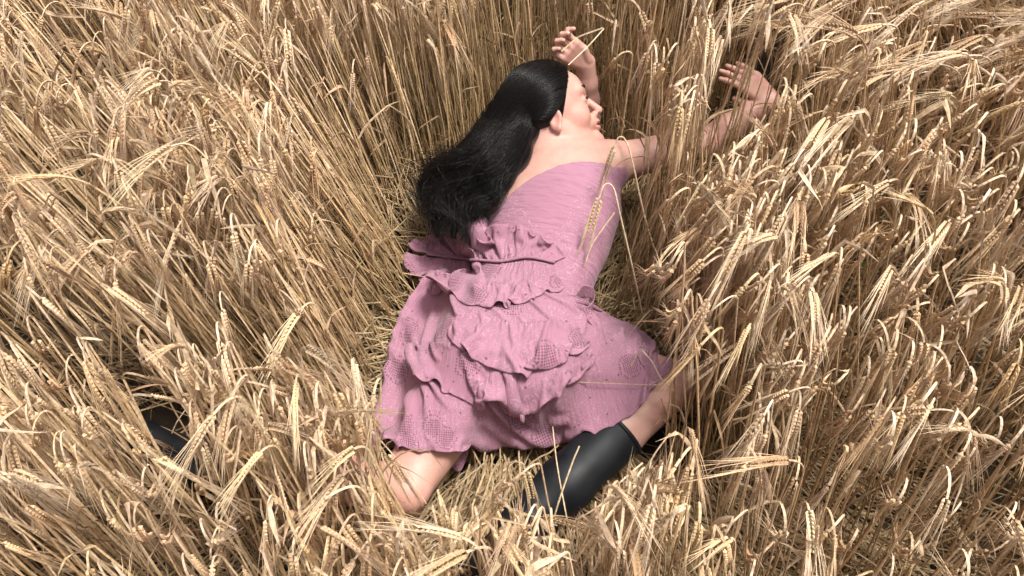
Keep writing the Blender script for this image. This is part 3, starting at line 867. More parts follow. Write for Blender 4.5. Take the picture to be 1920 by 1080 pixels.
def in_poly(x, y, poly):
    poly = np.asarray(poly, float); r = np.zeros(x.shape, bool); j = len(poly)-1
    for i in range(len(poly)):
        xi, yi = poly[i]; xj, yj = poly[j]
        c = ((yi > y) != (yj > y)) & (x < (xj-xi)*(y-yi)/(yj-yi+1e-12)+xi); r ^= c; j = i
    return r
# places where the photograph shows barley in front of her (weight of a covering point)
SOFT = [([(1295, 180), (1470, 180), (1470, 300), (1235, 330), (1235, 270)], .22),     # forearm
        ([(1105, 300), (1175, 300), (1170, 520), (1110, 530)], .7),                 # side of the bodice
        ([(0, 740), (690, 740), (724, 850), (736, 1080), (0, 1080)], .0),                       # far boot
        ([(1225, 640), (1330, 640), (1330, 880), (1195, 900)], .15),                # knee
        ([(700, 930), (1020, 930), (1020, 1080), (700, 1080)], .02),                # foot
        ([(1000, 930), (1130, 960), (1200, 1080), (950, 1080)], .04)]
CLEAR = [([(262, 772), (352, 768), (362, 812), (300, 826), (255, 806)], 2.0),         # boot showing on the far leg
         ([(835, 850), (1010, 850), (1030, 980), (870, 1000)], .03),                # hollow below the hem
         ([(1362, 112), (1452, 112), (1456, 182), (1425, 192), (1362, 162)], 1.0),    # hand
         ([(1150, 770), (1240, 740), (1235, 850), (1190, 870)], .6),
         ([(735, 838), (845, 845), (790, 930), (755, 958), (738, 940)], .5)]
def cover(pts):
    """pts (N,K,3) -> weighted count of points that stand in front of the person, and count of points inside her"""
    q = project(pts.reshape(-1, 3)); i = np.floor(q[:, :2]/CELL).astype(int)
    ok = (i[:, 0] >= 0) & (i[:, 1] >= 0) & (i[:, 0] < PW) & (i[:, 1] < PH)
    d = np.full(len(q), np.inf); d[ok] = pdep[i[ok, 0], i[ok, 1]]
    m = np.isfinite(d) & (q[:, 2] < d+.01)
    w = m.astype(float)
    for poly, f in SOFT: w = np.where(m & in_poly(q[:, 0], q[:, 1], poly), np.minimum(w, f), w)
    for poly, f in CLEAR: w = np.maximum(w, in_poly(q[:, 0], q[:, 1], poly)*f)
    h = HM2.get(pts.reshape(-1, 3)); x, y = pts[..., 0].ravel(), pts[..., 1].ravel()
    rng_ok = (np.abs(x) < .74) & (y > -.74) & (y < .89)
    inside = rng_ok & (h > MAT_Z+.012) & (pts[..., 2].ravel() < h-.002)
    return w.reshape(pts.shape[:2]).sum(1), inside.reshape(pts.shape[:2]).sum(1)

# ------------------------------------------------------------------ barley plants, many at once
def rodr(v, k, a):
    c, s_ = np.cos(a)[..., None], np.sin(a)[..., None]
    return v*c+np.cross(k, v)*s_+k*(v*k).sum(-1, keepdims=True)*(1-c)
NSTEM, NNECK, NEAR = 8, 7, 6
def centreline(p, r):
    """stem, neck and ear centre lines of N plants"""
    N = len(p['h']); up_ = np.array([0, 0, 1.])
    d0 = norm(np.concatenate([p['lean'], np.ones((N, 1))], 1))
    seg = (p['h']/NSTEM)[:, None]
    pts = [p['base']]; d = d0
    wob = r.normal(0, .018, (N, NSTEM, 3))
    for i in range(NSTEM):
        d = norm(d+np.concatenate([p['curv'], np.zeros((N, 1))], 1)/NSTEM+wob[:, i])
        pts.append(pts[-1]+d*seg)
    az = np.stack([np.cos(p['phi']), np.sin(p['phi']), np.zeros(N)], 1)
    ax = norm(np.cross(up_, az))
    nl = p['neck'][:, None]/NNECK
    for i in range(NNECK):
        d = norm(rodr(d, ax, p['bend']/NNECK*(1.25-.5*i/NNECK))); pts.append(pts[-1]+d*nl)
    el = p['ear'][:, None]/NEAR; n0 = len(pts)-1
    for i in range(NEAR):
        d = norm(rodr(d, ax, p['bend']*.05+.03)); pts.append(pts[-1]+d*el)
    pts = np.stack(pts, 1)
    return pts[:, :n0+1], pts[:, n0:], d0, ax
NK = 20
def ear_mesh(ear, ax, p, r, nk=NK):
    """two rows of overlapping kernels"""
    N, K = ear.shape[:2]
    t = norm(np.gradient(ear, axis=1))
    s = np.linspace(.02, .95, nk)*(K-1); i0 = np.minimum(s.astype(int), K-2); f = (s-i0)[None, :, None]
    c = ear[:, i0]*(1-f)+ear[:, i0+1]*f; T_ = norm(t[:, i0]*(1-f)+t[:, i0+1]*f)
    roll = p['roll'][:, None]+np.zeros(nk)[None]
    a = norm(np.cross(T_, ax[:, None])); fl = rodr(np.broadcast_to(ax[:, None], T_.shape), T_, roll); fl = norm(fl-T_*(fl*T_).sum(-1, keepdims=True))
    nn = np.cross(T_, fl)
    sg = np.where(np.arange(nk) % 2, 1., -1.)[None, :, None]
    taper = (1-.45*np.linspace(0, 1, nk)**2)[None, :, None]
    kd = norm(T_+fl*sg*.36+nn*r.normal(0, .06, (N, nk, 1)))
    kc = c+fl*sg*.0043*taper+kd*.0032
    kz = np.clip(r.normal(.92, .10, (N, 1, 1)), .65, 1.15); L = .0090*taper*p['ear'][:, None, None]/.08; wd = .0044*taper*kz; th2 = .0050*taper*kz
    side = norm(np.cross(kd, nn))
    V = np.stack([kc-kd*L*.85, kc+side*wd-kd*L*.1, kc+nn*th2-kd*L*.1, kc-side*wd-kd*L*.1, kc-nn*th2-kd*L*.1, kc+kd*L], 2)   # N,nk,6,3
    F1 = np.array([(0, 2, 1), (0, 3, 2), (0, 4, 3), (0, 1, 4), (5, 1, 2), (5, 2, 3), (5, 3, 4), (5, 4, 1)])
    F_ = np.arange(N*nk)[:, None, None]*6+F1[None]
    return V.reshape(N, nk*6, 3), F_.reshape(N, nk*8, 3), kc+kd*L, kd, T_, fl, nn, sg
def awn_mesh(tip, T_, fl, nn, sg, p, r, wid=.00052):
    N, nk = tip.shape[:2]
    al = p['awn'][:, None, None]*r.uniform(.75, 1.12, (N, nk, 1))
    d1 = norm(T_+fl*sg*np.abs(r.normal(.035, .035, (N, nk, 1)))+nn*r.normal(0, .045, (N, nk, 1)))
    d2 = norm(d1+fl*sg*r.normal(.0, .035, (N, nk, 1))+np.array([0, 0, -1.])*r.uniform(0, .16, (N, nk, 1)))
    p0 = tip-d1*.004; p1 = p0+d1*al*.5; p2 = p1+d2*al*.5
    e1 = norm(np.cross(d1, np.array([.3, -.5, .8]))); e2 = np.cross(d1, e1)
    w = np.arange(3)*2.0944
    ring = e1[:, :, None]*np.cos(w)[None, None, :, None]+e2[:, :, None]*np.sin(w)[None, None, :, None]
    V = np.concatenate([p0[:, :, None]+ring*wid*1.2, p1[:, :, None]+ring*wid, p2[:, :, None]], 2)    # 7 verts
    F1 = []
    for k in range(3):
        q = (k+1) % 3; F1 += [(k, q, 3+q), (k, 3+q, 3+k), (3+k, 3+q, 6)]
    F_ = np.arange(N*nk)[:, None, None]*7+np.array(F1)[None]
    return V.reshape(N, nk*7, 3), F_.reshape(N, nk*9, 3)
def stem_mesh(c, rad):
    N, K = c.shape[:2]; v, f = tubes(c, rad, 3)
    f2 = f.reshape(2, N, -1, 3); f2 = np.concatenate([f2[0], f2[1]], 1)
    return v.reshape(N, K*3, 3), f2
NLF = 8
def leaf_mesh(start, dirn, L, wid, kink, kinkdir, r, droop=.10):
    """dry ribbon leaves, creased along the middle, with one sharp kink"""
    N = len(start); pts = [start]; d = norm(dirn)
    kp = r.integers(2, 6, N)
    kax = norm(np.cross(d, kinkdir))
    for i in range(NLF):
        a = np.where(kp == i, kink, r.normal(.06, .10, N))
        d = norm(rodr(d, kax, a)+np.array([0, 0, -1.])*droop*i/NLF+r.normal(0, .06, (N, 3)))
        pts.append(pts[-1]+d*(L/NLF)[:, None])
    c = np.stack(pts, 1); K = NLF+1
    t = norm(np.gradient(c, axis=1)); tw = r.normal(0, 1.0, (N, 1))+np.linspace(0, 1, K)[None]*r.normal(0, 1.6, (N, 1))
    s0 = norm(np.cross(t, norm(r.normal(0, .5, (N, 1, 3))+np.array([0, 0, 1.])))); s_ = rodr(s0, t, tw)
    nn = np.cross(t, s_)
    pr = np.array([.55, .9, 1, 1, .95, .85, .65, .4, .05])[None, :, None]*wid[:, None, None]
    V = np.stack([c+s_*pr+nn*pr*.35, c, c-s_*pr+nn*pr*.35], 2)
    F1 = []
    for i in range(NLF):
        for k in (0, 1):
            a = i*3+k; F1 += [(a, a+1, a+4), (a, a+4, a+3)]
    F_ = np.arange(N)[:, None, None]*K*3+np.array(F1)[None]
    return V.reshape(N, K*3, 3), F_, c

# ---- where they stand and how they lean
def lean_field(x, y, r):
    """horizontal lean per metre of height: pressed outwards round the person, combed by the wind elsewhere"""
    N = len(x)
    dx, dy = x-.06, (y-.02)*.85; rr2 = np.sqrt(dx*dx+dy*dy)+1e-6
    push = (.27-.22*np.clip(dx*3, 0, 1)-.34*np.clip((-.25-y)/.2, 0, 1))*np.exp(-np.maximum(rr2-.35, 0)/.28)
    lx = push*dx/rr2; ly = push*dy/rr2*.8
    L = np.clip((-.15-x)/.6, 0, 1); Rr = np.clip((x-.45)/.7, 0, 1); Tp = np.clip((y-.35)/.6, 0, 1); Bt = np.clip((-.1-y)/.5, 0, 1)
    lx += -.24*L*(1-.4*Tp)-.12*Rr*(1-Bt)-.55*Rr*Tp*np.clip((x-.75)/.4, 0, 1)+.10*Rr*Bt
    ly += .20+.02*L+.02*Tp+.05*Rr*Tp
    n1 = np.sin(x*5.1+1.3)*np.cos(y*4.3+.4)+.6*np.sin(x*11+y*8.2); n2 = np.cos(x*4.2-y*5.7)+.6*np.sin(y*12.5-x*6+2)
    return np.stack([lx+.06*n1+r.normal(0, .042, N), ly+.05*n2+r.normal(0, .042, N)], 1)
def make_params(x, y, r):
    N = len(x); p = {}
    lean = lean_field(x, y, r); p['lean'] = lean
    p['base'] = np.stack([x, y, np.full(N, -.01)], 1)
    lm = np.linalg.norm(lean, axis=1)
    p['h'] = np.where(r.uniform(0, 1, N) < .72, np.clip(r.normal(.70, .045, N), .56, .82), r.uniform(.44, .62, N))
    p['curv'] = lean*.5+r.normal(0, .05, (N, 2))
    tx = np.where(x < 0, .75, -.55)*np.clip(np.abs(x)*1.6, .2, 1)
    Rr = np.clip((x-.6)/.5, 0, 1)*np.clip((y-.1)/.4, 0, 1); L = np.clip((-.5-x)/.5, 0, 1)*np.clip((y-.1)/.5, 0, 1)
    a = np.arctan2(-1.25+1.1*Rr+.9*L, tx*(1-L)-1.2*Rr-.7*L)
    p['phi'] = a+r.normal(0, .32, N)
    nod = r.uniform(0, 1, N) < (.80-.45*L)
    p['bend'] = np.where(nod, np.clip(r.normal(2.80, .28, N), 2.0, 3.3), np.clip(r.normal(1.0, .45, N), .1, 1.7))
    p['bend'] = np.where((Rr > .25) & (r.uniform(0, 1, N) < .7), np.clip(r.normal(1.45, .3, N), .8, 2.1), p['bend'])
    p['neck'] = r.uniform(.048, .088, N); p['ear'] = np.clip(r.normal(.076, .012, N), .05, .10); p['awn'] = r.uniform(.085, .14, N)
    p['roll'] = r.normal(0, .5, N)+np.where(r.uniform(0, 1, N) < .5, 0, np.pi/2)
    return p
SP = .045
def scatter(x0, x1, y0, y1, sp, r):
    gx, gy = np.meshgrid(np.arange(x0, x1, sp), np.arange(y0, y1, sp))
    x = gx.ravel()+r.uniform(-.5, .5, gx.size)*sp; y = gy.ravel()+r.uniform(-.5, .5, gx.size)*sp
    hh = HM2.get(np.stack([np.clip(x, -.74, .74), np.clip(y, -.74, .89)], 1))
    free = (np.abs(x) > .74) | (y < -.74) | (y > .89) | (hh < MAT_Z+.006)
    gap = np.sin(x*7.3+2*np.sin(y*3.1))*np.cos(y*6.1-1.3*np.sin(x*4.4))
    return x[free & (gap < .82)], y[free & (gap < .82)]
rb = np.random.default_rng(1234)
bx, by = scatter(-2.3, 2.3, -1.35, 1.75, SP, rb)
ex = [scatter(-.80, -.14, -.68, -.40, .028, rb), scatter(-.16, .34, -.88, -.62, .031, rb), scatter(.34, .62, -.42, .30, .036, rb), scatter(-.62, -.20, -.30, .55, .033, rb)]
bx = np.concatenate([bx]+[e[0] for e in ex]); by = np.concatenate([by]+[e[1] for e in ex])
par = make_params(bx, by, rb)
stem, ear, d0, dax = centreline(par, rb)
pj = project(ear.reshape(-1, 3)).reshape(ear.shape)
tip = ear[:, -1:]+norm(ear[:, -1:]-ear[:, -2:-1])*par['awn'][:, None, None]*np.array([.5, .9])[None, :, None]
allp = np.concatenate([stem, ear, tip], 1)
cov, ins = cover(allp)
keep = (cov <= 1.0+rb.uniform(0, .8, len(bx))) & (ins == 0)
edge = np.hypot(bx, by) < 2.6
keep &= edge
def take(p, k): return {a: b[k] for a, b in p.items()}
par = take(par, keep); stem, ear, d0, dax = stem[keep], ear[keep], d0[keep], dax[keep]
# which of them the picture shows, and how large
pj = project(np.concatenate([stem[:, 4:], ear], 1).reshape(-1, 3)).reshape(len(stem), -1, 3)
inframe = ((pj[..., 0] > -90) & (pj[..., 0] < W0+90) & (pj[..., 1] > -110) & (pj[..., 1] < H0+110)).any(1)
near_detail = inframe
N = len(stem)
# visibility score with a coarse depth buffer filled with the ears
eb = project(ear.reshape(-1, 3)); ei = np.floor(eb[:, :2]/14).astype(int); gw, gh = int(W0/14)+1, int(H0/14)+1
okk = (ei[:, 0] >= 0) & (ei[:, 1] >= 0) & (ei[:, 0] < gw) & (ei[:, 1] < gh)
zb_ = np.full((gw, gh), np.inf); np.minimum.at(zb_, (ei[okk, 0], ei[okk, 1]), eb[okk, 2])
visp = np.zeros(len(eb)); visp[okk] = (eb[okk, 2] < zb_[ei[okk, 0], ei[okk, 1]]+.012)
visp = visp.reshape(N, -1).mean(1); dep = eb[:, 2].reshape(N, -1).mean(1)
score = visp/dep*par['ear']/.07
order = np.argsort(-score); single = np.zeros(N, bool); single[order[:272]] = True

def build_parts(par, stem, ear, dax, r, detail=True):
    N = len(stem)
    rad = np.concatenate([np.linspace(.0026, .0020, NSTEM+1), np.linspace(.0021, .0024, NNECK)])[None]*r.uniform(.8, 1.25, (N, 1))
    SV, SF = stem_mesh(stem, rad)
    EV, EF, tipk, kd, T_, fl, nn, sg = ear_mesh(ear, dax, par, r, NK if detail else 8)
    AV, AF = awn_mesh(tipk, T_, fl, nn, sg, par, r)
    # flag leaf near the neck, second leaf lower on the stem
    k1 = NSTEM-1+r.integers(0, 3, N); ar_ = np.arange(N)
    st1 = stem[ar_, k1]; t1 = norm(stem[ar_, k1+1]-stem[ar_, k1])
    az = np.stack([np.cos(par['phi']), np.sin(par['phi']), np.zeros(N)], 1)
    L1V, L1F, l1c = leaf_mesh(st1, t1+r.normal(0, .35, (N, 3)), r.uniform(.06, .19, N), r.uniform(.0022, .0062, N), r.normal(1.5, .6, N), norm(az+r.normal(0, .5, (N, 3))), r)
    k2 = r.integers(3, 6, N); st2 = stem[ar_, k2]
    L2V, L2F, l2c = leaf_mesh(st2, norm(stem[ar_, k2+1]-stem[ar_, k2])+r.normal(0, .22, (N, 3)), r.uniform(.10, .24, N), r.uniform(.0020, .0042, N), r.normal(.7, .7, N), norm(r.normal(0, 1, (N, 3))+.01), r, .35)
    return dict(stem=(SV, SF), ear=(EV, EF), awns=(AV, AF), leaf=(L1V, L1F), low=(L2V, L2F)), l1c
def tints(N, r):
    g = r.normal(1, .12, (N, 1))
    hue = r.uniform(0, 1, (N, 1))
    rip = r.uniform(0, 1, (N, 1)); rip = np.where(rip > .86, np.array([.97, .97, .88]), np.where(rip < .14, np.array([.86, .80, .78]), np.array([1., 1., 1.])))
    stemc = (np.array([.66, .47, .235])*(1-hue)+np.array([.74, .58, .36])*hue)*g
    earc = (np.array([.64, .455, .25])*(1-hue)+np.array([.70, .54, .34])*hue)*r.normal(1, .13, (N, 1))
    awnc = (np.array([.72, .53, .30])*(1-hue)+np.array([.74, .60, .41])*hue)*r.normal(1, .12, (N, 1))
    leafc = (np.array([.62, .47, .285])*(1-hue)+np.array([.73, .60, .42])*hue)*r.normal(1, .10, (N, 1))
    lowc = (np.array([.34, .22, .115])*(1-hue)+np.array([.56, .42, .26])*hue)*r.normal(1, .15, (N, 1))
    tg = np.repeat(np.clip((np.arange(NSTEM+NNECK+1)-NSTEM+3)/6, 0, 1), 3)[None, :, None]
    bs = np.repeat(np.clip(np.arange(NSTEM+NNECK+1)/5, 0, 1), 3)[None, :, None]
    stemc = (stemc[:, None]*(1-bs)*np.array([.42, .36, .30])+stemc[:, None]*bs)  # weathered brown bases, darkened further to paint in the shade between stalks
    stemc = stemc*(1-tg)+(leafc*1.04)[:, None]*tg
    k_ = np.array([1.0, .965, 1.01])
    stemc, earc, awnc, leafc, lowc = (q_*k_*(rip if q_.ndim == 2 else rip[:, None]) for q_ in (stemc, earc, awnc, leafc, lowc))
    return dict(stem=stemc, ear=earc, awns=awnc, leaf=leafc, low=lowc)
MATN = dict(stem='stem', ear='ear', awns='awn', leaf='leaf', low='leaf')
def mass(name, label, batches, kind='stuff', group=None):
    """many pieces as one mesh with one material slot per kind of piece"""
    vs, fs, cs, ms, o = [], [], [], [], 0
    mats = ['stem', 'ear', 'awn', 'leaf']
    for V, Fx, c, mk in batches:
        n, k = V.shape[:2]
        vs.append(V.reshape(-1, 3)); fs.append(Fx.reshape(-1, 3)+o); cs.append((c if c.ndim == 3 else np.repeat(c[:, None], k, 1)).reshape(-1, 3)); ms.append(np.full(Fx.shape[0]*Fx.shape[1], mats.index(mk), np.int32)); o += n*k
    ob = mesh_obj(name, np.concatenate(vs), np.concatenate(fs), None, col=np.clip(np.concatenate(cs), .02, .86), smooth=False)
    for m in mats: ob.data.materials.append(M[m])
    ob.data.polygons.foreach_set('material_index', np.concatenate(ms))
    tag(ob, label, kind=kind)
    return ob
def sel(t, k):
    """rows k of (V,F) with faces renumbered from 0 per plant batch"""
    V, Fx = t; n, kv = V.shape[:2]
    loc = Fx-(np.arange(n)*kv)[:, None, None]
    idx = np.nonzero(k)[0]
    return V[idx], loc[idx]+(np.arange(len(idx))*kv)[:, None, None]
D = near_detail; nd = np.nonzero(D)[0]
pd_ = take(par, D); parts, l1c = build_parts(pd_, stem[D], ear[D], dax[D], rb)
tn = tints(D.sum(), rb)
# leaves must not poke into or hide the person either
lc, li_ = cover(l1c); okleaf = (lc <= .6) & (li_ == 0) & (rb.uniform(0, 1, len(lc)) < .34)
sg_ = single[D]
rest = ~sg_
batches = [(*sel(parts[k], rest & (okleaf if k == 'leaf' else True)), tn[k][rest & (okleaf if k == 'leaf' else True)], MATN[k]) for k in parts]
far = ~D
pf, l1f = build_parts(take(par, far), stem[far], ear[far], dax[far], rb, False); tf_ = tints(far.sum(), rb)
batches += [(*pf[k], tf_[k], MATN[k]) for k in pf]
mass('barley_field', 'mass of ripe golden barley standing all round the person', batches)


# ------------------------------------------------------------------ crushed straw under and around the person
def straw_bed(n, x0, x1, y0, y1, zlo, zhi, r, tilt, lmin=.2, lmax=.62):
    x = r.uniform(x0, x1, n); y = r.uniform(y0, y1, n); z = r.uniform(zlo, zhi, n)
    a = np.arctan2(y+.12, x-.04)+r.normal(0, .42, n); L = r.uniform(lmin, lmax, n); tl = r.normal(0, tilt, n)
    d = np.stack([np.cos(a)*np.cos(tl), np.sin(a)*np.cos(tl), np.sin(tl)], 1)
    c0 = np.stack([x, y, z], 1); K = 6; t = np.linspace(-.5, .5, K)
    c = c0[:, None]+d[:, None]*(t[None]*L[:, None])[..., None]
    c += np.cumsum(r.normal(0, .006, (n, K, 3)), 1); c[..., 2] = np.maximum(c[..., 2], .004)
    return c
cs_ = np.concatenate([straw_bed(260, -.14, .10, -.52, -.34, .08, .20, rb, .55, .12, .3), straw_bed(1800, -.35, .5, -.6, .55, .01, .11, rb, .15), straw_bed(2600, -.9, .95, -.85, 1.0, .01, .10, rb, .12), straw_bed(900, -.75, .8, -.7, .9, .06, .16, rb, .2),
                      straw_bed(2600, -2.2, 2.2, -1.3, 1.7, .005, .10, rb, .15)])
cv, ci = cover(cs_)
okc = (cv <= .2) & ((ci <= 1) | (cs_[..., 2].max(1) < MAT_Z))
cs_ = cs_[okc]; n_ = len(cs_)
SVb = stem_mesh(cs_, np.repeat(rb.uniform(.0011, .0024, (n_, 1)), 6, 1))
h_ = rb.uniform(0, 1, (n_, 1)); cb = (np.array([.27, .18, .095])*(1-h_)+np.array([.52, .39, .23])*h_)
nl = 2600
ls = np.stack([rb.uniform(-1.6, 1.6, nl), rb.uniform(-1.1, 1.3, nl), rb.uniform(.02, .16, nl)], 1)
LV, LF, lcc = leaf_mesh(ls, rb.normal(0, 1, (nl, 3))*np.array([1, 1, .35]), rb.uniform(.08, .25, nl), rb.uniform(.002, .0045, nl), rb.normal(1.2, .7, nl), rb.normal(0, 1, (nl, 3)), rb, .1)
cv, ci = cover(lcc); kl = (cv <= .2) & ((ci <= 1) | (lcc[..., 2].max(1) < MAT_Z))
LV, LF = sel((LV, LF), kl); h_ = rb.uniform(0, 1, (len(LV), 1)); cl_ = (np.array([.22, .15, .08])*(1-h_)+np.array([.46, .35, .22])*h_)
mass('straw_litter', 'crushed and broken straw matted over the soil between the stems', [(*SVb, cb, 'stem'), (LV, LF, cl_, 'leaf')])
# standing blind stems without ears that thicken the stand
nb_ = 2600
sx, sy = rb.uniform(-1.8, 1.8, nb_), rb.uniform(-1.2, 1.6, nb_)
nr_ = 4200                                   # a thick fringe pressed outwards right beside her
sx = np.r_[sx, rb.uniform(-.62, .62, nr_)]; sy = np.r_[sy, rb.uniform(-.45, .72, nr_)]; nb_ += nr_
hh = HM2.get(np.stack([np.clip(sx, -.74, .74), np.clip(sy, -.74, .89)], 1)); fr_ = (np.abs(sx) > .74) | (sy > .89) | (sy < -.74) | (hh < MAT_Z+.006)
sx, sy = sx[fr_], sy[fr_]; nb_ = len(sx)
ln_ = lean_field(sx, sy, rb)+rb.normal(0, .06, (nb_, 2)); hb = rb.uniform(.25, .62, nb_)
tt3 = np.linspace(0, 1, 6)[None, :, None]
dv_ = norm(np.concatenate([ln_, np.ones((nb_, 1))], 1))
cb_ = np.stack([sx, sy, np.full(nb_, -.01)], 1)[:, None]+dv_[:, None]*tt3*hb[:, None, None]+np.concatenate([ln_*.25*hb[:, None], np.zeros((nb_, 1))], 1)[:, None]*tt3**2+np.cumsum(rb.normal(0, .003, (nb_, 6, 3)), 1)
cv, ci = cover(cb_); kb = (cv <= .25) & (ci == 0); cb_ = cb_[kb]; nb_ = len(cb_)
h_ = rb.uniform(0, 1, (nb_, 1))
mass('bare_stalks', 'bare straw stalks without ears filling the stand', [(*stem_mesh(cb_, np.linspace(.0019, .0012, 6)[None]*rb.uniform(.8, 1.2, (nb_, 1))), np.array([.28, .18, .085])*(1-h_)+np.array([.54, .39, .21])*h_, 'stem')])
#MASS_END
# ------------------------------------------------------------------ the barley plants that show largest, one by one
LAND = [((930, 240), 'black hair'), ((1075, 90), 'raised hand'), ((1410, 150), 'outstretched hand'), ((1118, 200), 'face'),
        ((1290, 265), 'outstretched arm'), ((1140, 430), 'bodice'), ((1100, 580), 'waist bow'), ((735, 660), 'skirt edge'),
        ((1250, 735), 'bent knee'), ((1090, 900), 'boot shaft'), ((750, 930), 'bare knee'), ((300, 800), 'half-hidden boot'), ((780, 485), 'sash ruffle'),
        ((5, 5), 'top left corner'), ((1915, 5), 'top right corner'), ((5, 1075), 'bottom left corner'), ((1915, 1075), 'bottom right corner'),
        ((1915, 540), 'right picture edge'), ((5, 450), 'left picture edge'), ((500, 5), 'top picture edge'), ((1450, 1075), 'bottom picture edge')]
NUMW = {0: 'just', 1: 'a hand', 2: 'two hands', 3: 'three hands', 4: 'four hands', 5: 'five hands', 6: 'six hands', 7: 'seven hands'}
DIRW = ['right of', 'above right of', 'above', 'above left of', 'left of', 'below left of', 'below', 'below right of']
def where(u, v):
    d = [math.hypot(u-a[0], v-a[1]) for a, _ in LAND]; k = int(np.argmin(d)); a, nm = LAND[k]
    n = min(7, int(round(d[k]/80))); ang = math.atan2(-(v-a[1]), u-a[0]); q = int(round(ang/(math.pi/4))) % 8
    return f"{NUMW[n]} {DIRW[q]} the {nm}"
used = {}
ids = np.nonzero(sg_)[0]
def hang(e):
    a = project(e[[0, -1]]); dx, dy = a[1, 0]-a[0, 0], a[1, 1]-a[0, 1]
    if abs(dx) > 2*abs(dy): return 'lying left' if dx < 0 else 'lying right'
    v = 'hanging' if dy > 0 else 'rising'
    return v+(' straight' if abs(dx) < .35*abs(dy) else (' left' if dx < 0 else ' right'))
def piece(name, V, Fl, c, mk, root):
    ob = mesh_obj(name, V-np.array(root), Fl, M[mk], col=np.clip(c if c.ndim == 2 else np.tile(c, (len(V), 1)), .02, .86), smooth=False)
    return ob
loc = {k: parts[k][1]-(np.arange(len(parts[k][0]))*parts[k][0].shape[1])[:, None, None] for k in parts}
earD = ear[D]; stemD = stem[D]
cand = []
for i in ids:
    u, v, _ = project(earD[i, :3].mean(0))
    cand.append((i, u, v, hang(earD[i])))
labels = {}
for i, u, v, h in cand:
    long_ = 'long' if pd_['ear'][i] > .088 else ('short' if pd_['ear'][i] < .072 else '')
    tone = 'pale ' if tn['ear'][i].mean() > .46 else ('brown ' if tn['ear'][i].mean() < .37 else '')
    opts = [f"barley ear {h}, {where(u, v)}"]
    if long_: opts.append(f"{long_} barley ear {h}, {where(u, v)}")
    if tone: opts.append(f"{tone}barley ear {h}, {where(u, v)}")
    if long_ and tone: opts.append(f"{long_} {tone}barley ear {h}, {where(u, v)}")
    opts += [o.replace('barley ear', 'barley ear with leaf') for o in opts] if okleaf[i] else []
    opts += [o.replace(h, h+q_) for o in opts[:2] for q_ in (' low down', ' high up') if (q_ == ' low down') == (earD[i, 0, 2] < .62)] if len(opts[0].split()) < 14 else []
    lab = next((o for o in opts if o not in used), opts[0])
    used[lab] = used.get(lab, 0)+1; labels[i] = lab
for i in ids:
    b = pd_['base'][i]
    root = empty('barley_stalk', b)
    tag(root, labels[i], 'barley', 'ripe barley stalks nearest to view')
    for nm, k in (('stem', 'stem'), ('ear', 'ear'), ('awns', 'awns'), ('flag_leaf', 'leaf'), ('lower_leaf', 'low')):
        if k == 'leaf' and not okleaf[i]: continue
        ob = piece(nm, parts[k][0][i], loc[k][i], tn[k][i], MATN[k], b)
        if nm == 'ear': earob = ob
        ob.parent = earob if nm == 'awns' else root
print('dup labels', [(k, v) for k, v in used.items() if v > 1][:8])

# ------------------------------------------------------------------ straws that lie over the person, placed one by one
def px3(pts): return np.array([P(*q) for q in pts])
def straw(name, pts, r0, r1, label, c=(.68, .54, .36), earlen=0., earphi=0., n=18, kink=False, cat='straw', leafy=False):
    w = px3(pts)
    c_ = np.stack([np.interp(np.linspace(0, len(w)-1, n), range(len(w)), w[:, k]) for k in range(3)], 1) if kink else bez(w[None], n)[0]
    root = empty(name, c_[0]); tag(root, label, cat)
    V, Fx = stem_mesh(c_[None], np.linspace(r0, r1, n)[None])
    piece('stem', V[0], Fx[0], np.array(c), 'stem', c_[0]).parent = root
    if earlen:
        d = norm(c_[-1]-c_[-2]); ax = norm(np.cross(np.array([0, 0, 1.]), d)+1e-6)
        e = [c_[-1]]
        for i in range(NEAR):
            d = norm(rodr(d[None], ax[None], np.array([.05]))[0]); e.append(e[-1]+d*earlen/NEAR)
        e = np.array(e)[None]
        pp = dict(ear=np.array([earlen]), roll=np.array([earphi]), awn=np.array([.11]))
        EV, EF, tk, kd, T_, fl, nn, sg = ear_mesh(e, ax[None], pp, rb); AV, AF = awn_mesh(tk, T_, fl, nn, sg, pp, rb)
        eo = piece('ear', EV[0], EF[0], np.array([.60, .45, .27]), 'ear', c_[0]); eo.parent = root
        piece('awns', AV[0], AF[0], np.array([.66, .51, .32]), 'awn', c_[0]).parent = eo
    return root
straw('straw', [(1052, 96, .44), (1085, 68, .45), (1136, 50, .47), (1105, 85, .45), (1066, 122, .44)], .0024, .0016, 'bent pale straw held in the curled raised hand', kink=True)
straw('barley_stalk', [(1215, 640, .06), (1190, 520, .30), (1162, 400, .44), (1150, 352, .47), (1134, 346, .475), (1124, 372, .455)], .0024, .0018,
      'barley stalk arching over the bodice with its ear hanging down the side', earlen=.085, cat='barley')
straw('barley_stalk', [(1260, 560, .05), (1215, 430, .35), (1185, 300, .50), (1172, 262, .53), (1160, 258, .53), (1152, 276, .51)], .0024, .0018,
      'barley stalk nodding over the bare shoulder with its ear pointing down', earlen=.08, earphi=.6, cat='barley')
straw('straw', [(1098, 492, .36), (1112, 455, .38), (1152, 398, .40)], .0010, .0022, 'short straw leaning against the side of the bodice')
straw('straw', [(1132, 775, .22), (1165, 722, .27), (1200, 652, .33), (1222, 676, .33), (1246, 722, .30)], .0020, .0014, 'straw kinked into a peak over the skirt above the knee', kink=True)
straw('straw', [(1080, 716, .30), (1180, 720, .30), (1278, 722, .29)], .0009, .0008, 'hair-thin straight straw lying level across the skirt')
straw('straw', [(664, 772, .30), (702, 812, .31), (768, 890, .30), (800, 945, .27)], .0020, .0015, 'long thin straw lying across the bare thigh above the knee')
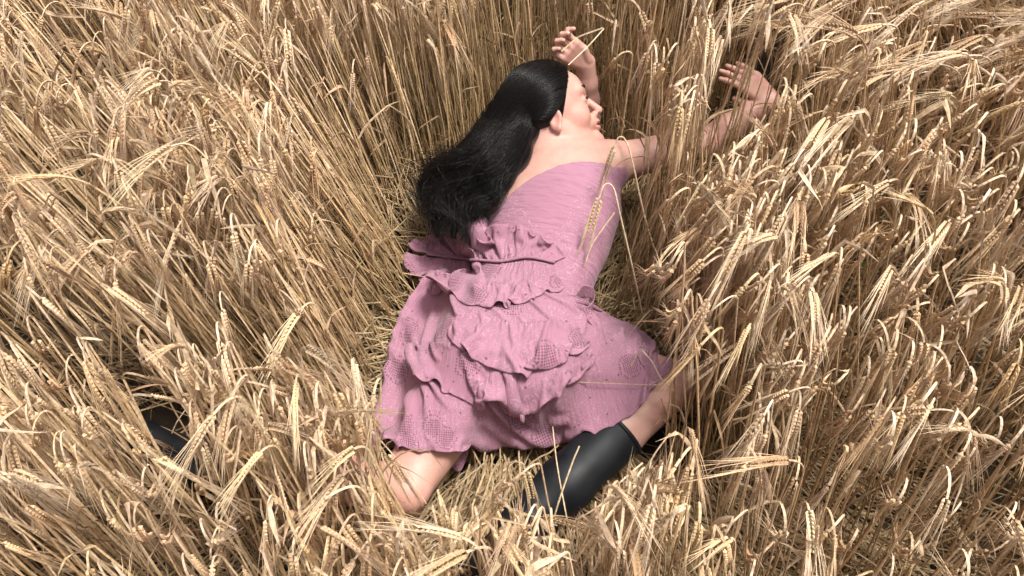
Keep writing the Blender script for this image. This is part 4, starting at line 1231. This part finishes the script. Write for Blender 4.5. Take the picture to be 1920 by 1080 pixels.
straw('straw', [(1015, 1070, .10), (1040, 965, .28), (1070, 875, .315), (1086, 836, .33)], .0024, .0020, 'pale upright straw standing in front of the boot shaft')
straw('straw', [(1080, 1060, .12), (1062, 970, .27), (1044, 870, .31), (1036, 800, .33)], .0022, .0016, 'straight straw crossing the hem beside the boot shaft')
straw('straw', [(1205, 868, .30), (1170, 898, .30), (1142, 924, .28), (1158, 934, .27), (1196, 880, .31)], .0022, .0018, 'sharply folded pale straw lying on the boot shaft', kink=True)
straw('barley_stalk', [(930, 1010, .03), (945, 930, .20), (950, 880, .30), (962, 866, .33), (980, 868, .33), (986, 884, .315)], .0024, .0019,
      'barley stalk hooked over in the dark hollow below the hem', earlen=.075, cat='barley')
straw('barley_stalk', [(720, 1040, .05), (716, 940, .28), (706, 870, .40), (700, 842, .44), (712, 836, .445), (724, 852, .43)], .0024, .0019,
      'barley stalk hooked over in front of the bare knee', earlen=.08, earphi=.4, cat='barley')
straw('straw', [(860, 905, .14), (900, 930, .22), (1000, 968, .26), (1045, 985, .24)], .0022, .0018, 'pale straw fallen across the hollow towards the boot shaft')
straw('straw', [(790, 1000, .10), (850, 920, .20), (905, 870, .24)], .0022, .0016, 'dull straw leaning out of the hollow beside the bare knee')
straw('straw', [(1180, 1010, .30), (1190, 930, .40), (1222, 860, .45), (1256, 812, .46)], .0022, .0016, 'long straw leaning past the bent knee over the boot top')
straw('straw', [(322, 812, .30), (332, 790, .32), (352, 762, .34)], .0016, .0012, 'thin straw lying over the half-hidden boot')

# ------------------------------------------------------------------ green weeds low between the stalks
def weed(u, v, n, label, r, sz=.10):
    b = P(u, v, .02); root = empty('weed', b); tag(root, label, 'weed', 'green weeds low between the barley')
    st = np.tile(b, (n, 1))+r.normal(0, .006, (n, 3))*np.array([1, 1, 0])
    V, Fx, c = leaf_mesh(st, np.array([0, 0, 1.2])+r.normal(0, .7, (n, 3)), r.uniform(sz*.6, sz*1.5, n), r.uniform(.004, .008, n), r.normal(.5, .3, n), r.normal(0, 1, (n, 3)), r, .5)
    lo_ = Fx-(np.arange(n)*V.shape[1])[:, None, None]
    for i in range(n):
        piece('leaf', V[i], lo_[i], np.array([.055, .10, .025])*r.uniform(.7, 1.6), 'green', b).parent = root
rw = np.random.default_rng(3)
weed(640, 300, 12, 'small green weed in the dark gap beside the black hair', rw, .14)
weed(1330, 190, 14, 'green weed between the face and the outstretched hand', rw, .16)
weed(1555, 560, 9, 'green weed low in the barley beyond the waist bow', rw, .14)
weed(1190, 545, 9, 'green weed at the foot of the stalks beside the bodice', rw, .10)
